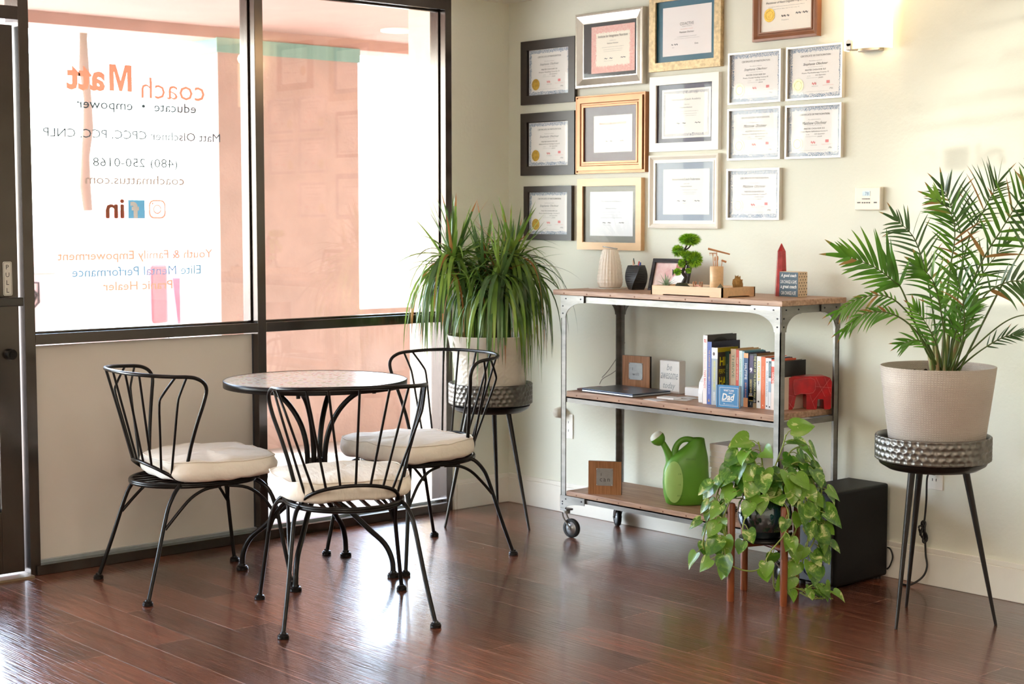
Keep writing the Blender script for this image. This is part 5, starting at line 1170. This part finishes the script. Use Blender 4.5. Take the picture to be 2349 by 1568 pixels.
tag(MB().box(.85,.905,-.36,-.22,ZM,ZM+.008).build('notebook',mat('mauve_notebook','#8d7782',rough=.6),loc=(.88,-.29,ZM)),'thin mauve notebook left of the laptop on the middle shelf','notebook')
t=thing('block_sign','white block sign reading be awesome today, on the middle shelf','block sign',(1.21,-.14,ZM))
MB().box(1.150,1.264,-.158,-.118,ZM,ZM+.140).build('block',mat('white_block','#ebe9e6',rough=.5),t,bevel=.003)
mb=MB()
for s,z,h,w in(('be',.112,.028,.03),('awesome',.074,.026,.098),('today',.030,.034,.070)): put_text(mb,s,(1.207,-.1586,ZM+z),(1,0,0),(0,0,1),width=w,height=h,shear=.3)
mb.build('lettering',mat('silver_grey_paint','#9fa5a8',rough=.5),t)
t=thing('card_box','white box of business cards beside the books','box',(1.335,-.13,ZM))
MB().box(1.302,1.378,-.165,-.10,ZM,ZM+.034).build('box',mat('white_card','#efeff0',rough=.5),t,bevel=.001); MB().box(1.306,1.374,-.161,-.104,ZM+.0335,ZM+.037).build('cards',mat('cream_card','#e6ded4',rough=.6),t)
CRD=mat('white_card','#efeff0')
for k,(x,y,a,lab) in enumerate(((1.335,-.385,-8,'white business card nearest the shelf edge'),(1.345,-.31,5,'stack of white cards in the middle of the loose cards'),(1.385,-.235,-14,'white card with grey print, farthest back of the loose cards'),(1.40,-.30,12,'white card under the stack, at its right'))):
    m4=M4.Translation((x,y,ZM+.0006*(k if k!=3 else 0)))@M4.Rotation(math.radians(a),4,'Z'); h=.007 if k==1 else .0012
    tag(MB().box(-.044,.044,-.026,.026,0,h,0,m4).build('business_card',CRD,loc=(x,y,ZM)),lab,'card','loose white business cards on the middle shelf')
t=thing('bookend','white rounded bookend leaning on the tallest book','bookend',(1.53,-.3,ZM))
pts=[(-.045,0),(.045,0),(.047,.04),(.040,.085),(.02,.112),(0,.118),(-.02,.112),(-.040,.085),(-.047,.04)]
MB().prism(pts,-.011,.011,M4.Translation((1.536,-.285,ZM))@M4.Rotation(PI/2,4,'Z')).build('bookend_body',mat('white_resin','#eceef0',rough=.35),t,bevel=.006)
# books: (x0,x1,front y,depth,height,spine colour,cover colour,label,[texts])
PAGE=mat('book_pages','#e9ddcb',rough=.8,noise_amt=.12,noise_scale=3,stretch=(400,1,1))
def book(x0,x1,yf,dp,h,spine,cover,label,texts,lean=0,bands=()):
    cx=(x0+x1)/2; t=thing('book',label,'book',(cx,yf,ZM),0,'books standing on the middle shelf')
    m4=M4.Translation((cx,yf,ZM))@M4.Rotation(math.radians(lean),4,'Y'); w=(x1-x0)/2-.0004
    sm_=mat('cover_'+spine,spine,rough=.35,coat=.2); cm=mat('cover_'+cover,cover,rough=.35,coat=.2)
    MB().box(-w,w,0,.0016,0,h,0,m4).build('spine',sm_,t)
    MB().box(-w,-w+.0012,.0016,dp,0,h,0,m4).box(w-.0012,w,.0016,dp,0,h,0,m4).build('cover',cm,t)
    MB().box(-w+.0012,w-.0012,.0016,dp-.003,.002,h-.002,0,m4).build('pages',PAGE,t)
    up=m4.to_3x3()@V((0,0,1)); rt=m4.to_3x3()@V((1,0,0))
    for z0,z1,c_ in bands: MB().box(-w-.0002,w+.0002,-.0003,.0008,h*z0,h*z1,0,m4).build('spine_band',mat('cover_'+c_,c_,rough=.4),t)
    if texts:
        mb=MB(); cols=[]
        for s,u,L_,hh,c_,*r in texts:
            if c_ not in cols: cols.append(c_)
            upright=r and r[0]=='u'
            if upright: put_text(mb,s,m4@V((0,-.0006,h*u)),rt,up,width=hh,height=L_*h,bold=.03,mi=cols.index(c_))
            else: put_text(mb,s,m4@V((0,-.0006,h*u)),-up,rt,width=L_*h,height=min(hh,(x1-x0)*.62),bold=.015,mi=cols.index(c_))
        mb.build('title',[mat('ink_'+c_,c_,rough=.6) for c_ in cols],t)
    return t,m4,w,h,dp
YF=-.29
b1,m4,w,h,dp=book(1.552,1.574,-.335,.18,.277,'#f0e9e6','#3a3434','tallest book, white spine with red name and dark portrait cover',[('TB12',.92,.05,.012,'#d7464c','u'),('THE METHOD',.66,.3,.008,'#efb7bb'),('TOM BRADY',.36,.27,.010,'#d7464c')],lean=-.0)
mb=MB(); mb.add([m4@V((w+.0004,.05+.05*math.cos(a)+.03,.235+.032*math.sin(a))) for a in [2*PI*k/20 for k in range(20)]],[tuple(range(20))]); mb.add([m4@V((w+.0005,y,z)) for y,z in((.02,.225),(.07,.225),(.07,.24),(.02,.24))],[(0,1,2,3)],1); mb.build('cover_picture',[mat('dark_hair','#15110f'),mat('red_mark','#a3241c')],b1)
book(1.5745,1.597,-.335,.175,.252,'#4a62ad','#1c2140','blue book with gold spine title, second from the left end',[('THE SURRENDER EXPERIMENT',.62,.5,.008,'#e5c07a'),('MICHAEL A SINGER',.3,.28,.007,'#d0d6ee'),('▲',.07,.05,.009,'#e8b04a','u')])
b3,m4,w,h,dp=book(1.5975,1.629,-.335,.125,.230,'#a9b3ba','#3b342c','book with a portrait on a white spine top and yellow letters on its dark cover',[('HIGH PERFORMANCE HABITS',.52,.5,.011,'#e9e23c'),('BRENDON',.15,.14,.008,'#f4f4f2'),('BURCHARD',.15,.16,.005,'#f4f4f2')],bands=((.81,1.0,'#f1f0ee'),))
mb=MB(); mb.box(w,w+.0006,.0,dp,h-.018,h,0,m4); mb.build('cover_band',mat('olive_yellow','#a79a12',rough=.4),b3)
mb=MB(); up=V((0,0,1)); 
for s,z,hh,ww in(('HIGH',.175,.036,.09),('PERFORMANCE',.135,.018,.10),('HABITS',.095,.036,.095)): put_text(mb,s,(m4@V((w+.001,.058,z))),(0,1,0),up,width=ww,height=hh,bold=.02)
mb.build('cover_title',mat('ink_yellow','#d9cf1d',rough=.5),b3)
mb=MB(); mb.sphere(m4@V((-.004,-.0004,.205)),.006,10,6,sc=(1,.1,1.2)); mb.build('portrait',mat('portrait_grey','#6a5a52'),b3)
book(1.6297,1.6515,YF,.13,.214,'#2c4a45','#24413c','dark green book with pale spine title, right of the yellow lettered cover',[('MAN S SEARCH FOR MEANING',.45,.62,.008,'#8fa39c')])
book(1.6518,1.6578,YF,.12,.205,'#c99a82','#c99a82','thinnest pinkish brown book between the dark green and the beige one',[('NOTES',.4,.2,.004,'#8a5a44')])
book(1.6581,1.6865,YF,.14,.226,'#cdb698','#d9a85a','wide beige book titled THRIVE',[('THRIVE',.70,.42,.012,'#7d8a72'),('HUFFINGTON',.25,.25,.008,'#b9856a')])
book(1.6868,1.7015,YF,.135,.224,'#d9503f','#e8c9a0','red book with white spine lettering beside the beige one',[('DEEP LISTENING',.66,.4,.007,'#f0d9c4'),('LIFE',.2,.14,.009,'#f6efe6')],bands=((.06,.12,'#f0a06a'),))
book(1.7018,1.7195,YF,.13,.221,'#d9e6e8','#9fcbd9','very pale blue book left of the sky blue one',[('Creative Confidence',.6,.5,.008,'#8fbf9a')])
book(1.7198,1.7295,YF,.13,.219,'#9ac4d8','#6fb0cc','slim sky blue book',[('Self Compassion',.55,.4,.005,'#4f86a0')])
book(1.7298,1.7525,YF-.004,.135,.214,'#1f4a7d','#183a66','navy book titled HALFTIME with orange ends',[('HALFTIME',.66,.30,.012,'#f4f4f4'),('BOB BUFORD',.3,.3,.007,'#d98a6a')],bands=((.91,1.0,'#f0a873'),(0,.17,'#f0a873')))
book(1.7528,1.7755,YF,.13,.212,'#20242c','#20242c','black book with a purple patch and a white figure 9',[('9',.70,.09,.012,'#efe6f4','u'),('GOING FOR THE WIN',.4,.25,.010,'#d9c27a'),('BOOKS',.24,.05,.014,'#e4e4e4','u'),('/',.07,.05,.004,'#f4f4f4','u')],bands=((.64,.97,'#4b3a63'),(.12,.22,'#b9a04e'),(.135,.205,'#20242c')))
book(1.7758,1.7925,YF,.14,.214,'#18201f','#8a6a48','dark book titled THE WAY OF THE SUPERIOR MAN',[('THE WAY OF THE SUPERIOR MAN',.57,.78,.010,'#e6e2a0'),('DEIDA',.13,.05,.010,'#c9c9c4','u')],bands=((0,.09,'#a58a68'),))
book(1.7928,1.8145,YF,.13,.205,'#ecebea','#ecebea','white book titled CLOSERS in yellow',[('CLOSERS',.72,.38,.011,'#e3cf3e'),('F',.48,.08,.005,'#6a6a6c','u'),('■',.13,.03,.008,'#26262a','u')])
book(1.8148,1.8365,YF,.13,.204,'#e9733f','#e9733f','plain bright orange book',[('THE FIVE LANGUAGES',.55,.55,.006,'#f7b48e'),('▲',.07,.03,.005,'#f7e0c8','u')])
book(1.8368,1.8525,YF,.13,.201,'#eceef2','#dfe3ea','white book with a small diamond on its spine',[('◆',.92,.04,.008,'#5c6470','u'),('PRANIC HEALING',.5,.5,.007,'#a9b2c0'),('■',.06,.03,.006,'#3c4656','u')])
book(1.8528,1.8655,YF,.13,.200,'#e6eaf0','#3c4a5a','white book with a slate blue spine patch reading PRESENCE',[('PRESENCE',.78,.24,.009,'#a9c6cc'),('■',.05,.03,.006,'#2c3440','u')],bands=((.62,.95,'#45606e'),(.34,.55,'#9db4c8')))
book(1.8658,1.8845,YF,.13,.197,'#f3e6e0','#e0603f','red and white book, last spine before the steel post',[('LEADER',.62,.24,.010,'#f7efe8')],bands=((.52,.86,'#e2583f'),(.97,1.0,'#e2583f')))
book(1.8848,1.9055,YF,.165,.190,'#cbb9a6','#10110f','black covered book seen to the right of the steel post, its cover facing out',[])
t=thing('booklet','thin pinkish beige booklet leaning against the black covered book','booklet',(1.912,-.2,ZM))
MB().box(0,.004,-.27,-.075,0,.128,0,M4.Translation((1.9065,0,ZM))).build('booklet_cover',mat('beige_pink_cover','#d5bfae',rough=.6),t)
# dad book
t=thing('gift_book','small blue gift book with white lettering about Dad, standing in front of the spines','book',(1.70,-.36,ZM))
m4=M4.Translation((1.661,-.378,ZM))@M4.Rotation(math.radians(10),4,'Z')
DB=mat('cover_sky_blue','#3d86bd',rough=.35,coat=.2)
MB().box(0,.103,0,.0018,0,.088,0,m4).box(0,.103,.017,.0188,0,.088,0,m4).box(0,.002,.0018,.017,0,.088,0,m4).build('cover',DB,t,bevel=.0006)
MB().box(.002,.100,.0018,.017,.002,.086,0,m4).build('pages',PAGE,t); MB().box(.0045,.009,-.0003,.001,.001,.087,0,m4).build('hinge_line',mat('deep_blue','#1c4f7d',rough=.4),t)
mb=MB(); ux=m4.to_3x3()@V((1,0,0))
mb.box(.016,.100,-.0004,.0002,.079,.0803,0,m4).box(.016,.100,-.0004,.0002,.008,.0093,0,m4).box(.0155,.0168,-.0004,.0002,.009,.080,0,m4).box(.0985,.1,-.0004,.0002,.009,.080,0,m4)
put_text(mb,'WHAT I LOVE',m4@V((.057,-.0005,.0685)),ux,(0,0,1),width=.046,height=.008,bold=.03); put_text(mb,'ABOUT',m4@V((.066,-.0005,.0585)),ux,(0,0,1),width=.018,height=.005,bold=.03)
put_text(mb,'Dad',m4@V((.055,-.0005,.043)),ux,(0,0,1),width=.058,height=.028,bold=.03,shear=.2); mb.box(.026,.072,-.0005,.0002,.0245,.027,0,m4); put_text(mb,'by ___________',m4@V((.057,-.0005,.0155)),ux,(0,0,1),width=.046,height=.006,bold=.02)
mb.build('lettering',mat('white_paint','#f4f4f2'),t)
# red elephant
t=thing('elephant_figure','blocky red carved elephant on the right end of the middle shelf','figurine',(1.905,-.12,ZM))
d=V((.62,.78,0)).normalized(); m4=M4.Translation((1.872,-.225,ZM))@M4.Rotation(math.atan2(d.y,d.x),4,'Z')@M4.Diagonal((1.22,1.1,1,1))
L=.150; H=.130
body=[(.004,.006),(.012,0),(.024,0),(.030,.012),(.036,.052),(.042,.06),(.066,.06),(.070,.056),(.070,.002),(.075,0),(.100,0),(.104,.003),(.106,.038),(.108,.040),(.124,.040),(.126,.036),(.128,0),(.146,0),(.150,.006),(.152,.108),(.146,.124),(.132,.130),(.026,.130),(.010,.124),(.002,.108),(-.002,.06)]
mb=MB(); mb.prism(body,-.034,.034,m4); RE=mat('red_carved_stone','#c4161f',rough=.3,spec=.5,noise_amt=.3,noise_scale=22,col2='#9a0c14',coat=.25)
mb.build('body',RE,t,bevel=.007)
ear=[(.030,.118),(.082,.124),(.094,.118),(.098,.104),(.097,.078),(.090,.066),(.074,.062),(.052,.064),(.040,.058),(.030,.06),(.026,.09),(.026,.11)]
mb=MB(); mb.prism(ear,-.038,-.033,m4); mb.prism(ear,.033,.038,m4); mb.build('ear',RE,t,bevel=.002)
mb=MB()
def scr(a,b): mb.tube([m4@V((a[0],-.0345 if not(.03<a[0]<.096 and a[1]>.062) else -.0388,a[1])),m4@V((b[0],-.0345 if not(.03<b[0]<.096 and b[1]>.062) else -.0388,b[1]))],.0005,4)
e2=[(x,z) for x,z in ear]
for i in range(len(e2)): a,b=e2[i],e2[(i+1)%len(e2)]; mb.tube([m4@V((a[0],-.0383,a[1])),m4@V((b[0],-.0383,b[1]))],.0006,4)
for a,b in(((.10,.125),(.13,.05)),((.145,.12),(.09,.03)),((.1,.09),(.15,.085)),((.004,.06),(.034,.05)),((.004,.04),(.028,.004)),((.028,.055),(.014,.005)),((.128,.126),(.148,.06)),((.08,.06),(.098,.004))): scr(a,b)
mb.build('scratch_lines',mat('pale_scratch','#e07a78',rough=.6),t)
# ---------------- bottom shelf: watering can
t=thing('watering_can','green plastic watering can with round rose on the bottom shelf','watering can',(1.40,-.25,ZL))
GRN=mat('apple_green_plastic','#5f9a2e',rough=.38,spec=.5); GLG=mat('pale_green_panel','#a2cc70',rough=.4)
CX,CY=1.405,-.265
def cl(u,v,z): return V((CX,CY,ZL+z))+RT_*u+TW*v
secs=[(0,.073,.046,0),(.006,.084,.054,0),(.04,.094,.060,0),(.09,.097,.062,-.001),(.14,.093,.060,-.002),(.175,.088,.057,.003),(.20,.078,.052,.010),(.222,.058,.046,.025),(.245,.041,.038,.037),(.264,.030,.030,.045),(.274,.027,.027,.046),(.276,.023,.023,.046),(.262,.021,.021,.046)]
mb=MB(); n=40; vs=[]
for z,a,b,o_ in secs:
    for k in range(n):
        an=2*PI*k/n; c,s=math.cos(an),math.sin(an); p=2.6 if z<.17 else 2.1; r=(abs(c)**p+abs(s)**p)**(-1/p); vs.append(cl(o_+a*c*r,b*s*r,z))
fs=[(i*n+k,i*n+(k+1)%n,(i+1)*n+(k+1)%n,(i+1)*n+k) for i in range(len(secs)-1) for k in range(n)]
mb.add(vs,fs,0,True); mb.add(vs[:n],[tuple(range(n))[::-1]]); 
can=mb.build('tank',GRN,t)
# arched notch cut through the foot of the tank
cut=MB(); cp=[(-.002,-.02),(.052,-.02),(.050,.03),(.042,.046),(.030,.05),(.012,.05),(.002,.044),(-.004,.03)]
q=M4(((RT_.x,TW.x,0,CX),(RT_.y,TW.y,0,CY),(0,0,1,ZL),(0,0,0,1)))
cut.prism(cp,.030,.09,q)
cutter=cut.build('cutter',mat('dark_notch','#2f4f1c',rough=.6),None)
bo=can.modifiers.new('b','BOOLEAN'); bo.object=cutter; bo.operation='DIFFERENCE'; bo.solver='EXACT'
dg=bpy.context.evaluated_depsgraph_get(); nm=bpy.data.meshes.new_from_object(can.evaluated_get(dg)); can.modifiers.clear(); can.data=nm; bpy.data.objects.remove(cutter)
mb=MB(); mb.tube([cl(.040,0,.258),cl(.008,0,.270),cl(-.020,0,.266),cl(-.040,0,.246),cl(-.048,0,.220),cl(-.050,0,.185)],[.016,.0125,.012,.0125,.014,.02],14,smooth_path=4); mb.build('handle',GRN,t)
mb=MB(); mb.tube([cl(-.062,0,.165),cl(-.072,0,.200),cl(-.086,0,.232),cl(-.100,0,.256)],[.024,.017,.0135,.012],14,smooth_path=4); mb.build('spout',GRN,t)
ax=(cl(-.104,0,.256)-cl(-.09,0,.232)).normalized(); ax=(ax+RT_*-.15).normalized(); m4=M4.Translation(cl(-.102,0,.25))@V((0,0,1)).rotation_difference(ax).to_matrix().to_4x4()
ro=MB(); ro.lathe([(.012,0),(.02,.006),(.028,.018),(.031,.03),(.030,.038)],28,mat4=m4,cap1=False); rose=ro.build('rose',GRN,t)
ro=MB(); ro.lathe([(.030,.037),(.026,.048),(.014,.055),(.001,.057)],28,mat4=m4,cap0=False); ro.build('rose_face',mat('pale_rose_face','#d9ded2',rough=.5),rose)
mb=MB(); vs=[]; NR=8
def surfv(u,z):
    aa=.0965 if z<.12 else .0965-(z-.12)*.12; b=.0615 if z<.12 else .0615-(z-.12)*.06
    return b*max(0,1-(min(abs(u),aa)/aa)**2.6)**(1/2.6)
for j in range(NR+1):
    for k in range(40):
        a=2*PI*k/40; f=j/NR; u=-.056+.036*f*math.cos(a); z=.100+.086*f*math.sin(a); vs.append(cl(u-(.0012 if u<-.08 else 0),surfv(u,z)+.0018,z))
mb.add(vs,[(j*40+k,j*40+(k+1)%40,(j+1)*40+(k+1)%40,(j+1)*40+k) for j in range(NR) for k in range(40)],0,True); pn=mb.build('side_panel',GLG,t)
mb=MB()
for z,s in((.135,'2 GAL'),(.09,'1 GAL'),(.045,'1/2 GAL')): put_text(mb,s,cl(-.030,.0625,z),(RT_*.93-TW*.33),(0,0,1),height=.006)
put_text(mb,'FISKARS',cl(.012,.058,.195),(RT_),(0,.3,1),height=.008); mb.build('marks',mat('dark_green_mark','#4a7a28',rough=.5),t)
# stack of white boxes of paper / books without covers
names=['topmost white book of the tall stack on the bottom shelf']+['white book in the tall stack, %s from the top'%w_ for w_ in('second','third','fourth','fifth','sixth','seventh','eighth','ninth','tenth')]+['lowest white book of the tall stack, resting on the bottom shelf']
WB=mat('white_paperback','#f0edf0',rough=.5); 
z=ZL
for i in range(11):
    h=.0222; dx=R_.uniform(-.004,.004); dy=R_.uniform(-.003,.003)
    x0,x1,y0,y1=1.468+dx,1.640+dx,-.19+dy,-.064+dy
    if i==10: h=.03
    t=thing('paperback',names[10-i],'book',((x0+x1)/2,(y0+y1)/2,z),0,'stack of white paperbacks on the bottom shelf')
    MB().box(x0,x1,y0,y1,z,z+.0008).box(x0,x1,y0,y1,z+h-.0012,z+h-.0003).box(x1-.001,x1,y0,y1,z,z+h-.0003).build('cover',WB,t); MB().box(x0+.002,x1-.001,y0+.0015,y1-.0015,z+.0008,z+h-.0012).build('pages',mat('white_pages','#ebe3dc',rough=.8),t)
    z+=h
t=thing('pine_cone','dark pine cone on the bottom shelf beside the white paperbacks','pine cone',(1.70,-.33,ZL))
mb=MB()
for i in range(60):
    a=i*2.4; u=i/60; r=.024*math.sin(PI*(.15+.8*u)); c_=V((1.70+r*math.cos(a),-.33+r*math.sin(a),ZL+.006+.045*u)); mb.sphere(c_,.0065,6,4,sc=(1,1,.5))
mb.build('scales',mat('cone_brown','#3a2820',rough=.8),t)
# ================================================================== LIGHT
w=bpy.data.worlds.new('world'); SC.world=w; w.use_nodes=True; nt=w.node_tree; bg=nt.nodes['Background']
sk=nt.nodes.new('ShaderNodeTexSky'); sk.sky_type='NISHITA'; sk.sun_disc=False; sk.sun_elevation=math.radians(58); sk.sun_rotation=math.radians(-140); sk.dust_density=2; sk.air_density=1.0
mxw=nt.nodes.new('ShaderNodeMix'); mxw.data_type='RGBA'; mxw.inputs['Factor'].default_value=.45; mxw.inputs['B'].default_value=(.84,.93,1,1)
mul=nt.nodes.new('ShaderNodeMix'); mul.data_type='RGBA'; mul.blend_type='MULTIPLY'; mul.inputs['Factor'].default_value=1; mul.inputs['B'].default_value=(.35,.35,.35,1)
nt.links.new(sk.outputs[0],mul.inputs['A']); nt.links.new(mul.outputs['Result'],mxw.inputs['A']); nt.links.new(mxw.outputs['Result'],bg.inputs['Color']); bg.inputs['Strength'].default_value=WORLD_S
def light(name,kind,loc,energy,col,rot=None,**k):
    l=bpy.data.lights.new(name,kind); l.energy=energy; l.color=col
    for a,b in k.items(): setattr(l,a,b)
    o=bpy.data.objects.new(name,l); COL.objects.link(o); o.location=loc
    if rot is not None: o.rotation_euler=rot
    return o
sd=V((.48,.62,-1.58)); light('sun','SUN',(-6,-6,9),SUN_E,(1,.96,.9),sd.to_track_quat('-Z','Y').to_euler(),angle=math.radians(.6))
# sun glancing off the windscreen of a car parked outside, entering low through the lettered pane
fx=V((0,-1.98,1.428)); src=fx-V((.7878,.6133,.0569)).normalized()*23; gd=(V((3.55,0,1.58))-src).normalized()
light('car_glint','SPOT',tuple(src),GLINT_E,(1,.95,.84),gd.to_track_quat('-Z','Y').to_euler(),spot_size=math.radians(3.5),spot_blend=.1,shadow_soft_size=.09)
# added warm fill lights at ceiling height, no fixtures seen
light('ceiling_fill','AREA',(3.6,-4.0,2.40),FILL_E,(1,.85,.70),(0,0,0),shape='RECTANGLE',size=1.2,size_y=.6)
light('ceiling_fill','AREA',(5.8,-2.6,2.40),FILL_E,(1,.85,.70),(0,0,0),shape='RECTANGLE',size=1.2,size_y=.6)
light('ceiling_fill','AREA',(5.8,-5.8,2.40),FILL_E,(1,.85,.70),(0,0,0),shape='RECTANGLE',size=1.2,size_y=.6)
SC.view_settings.view_transform='Standard'; SC.view_settings.look='None'; SC.view_settings.gamma=1; SC.view_settings.exposure=EXPO; SC.view_settings.use_curve_mapping=False
SC.cycles.use_denoising=True; SC.cycles.max_bounces=10; SC.cycles.diffuse_bounces=6; SC.cycles.glossy_bounces=4; SC.cycles.transparent_max_bounces=16; SC.cycles.transmission_bounces=6; SC.cycles.sample_clamp_indirect=8; SC.cycles.caustics_reflective=False; SC.cycles.caustics_refractive=False
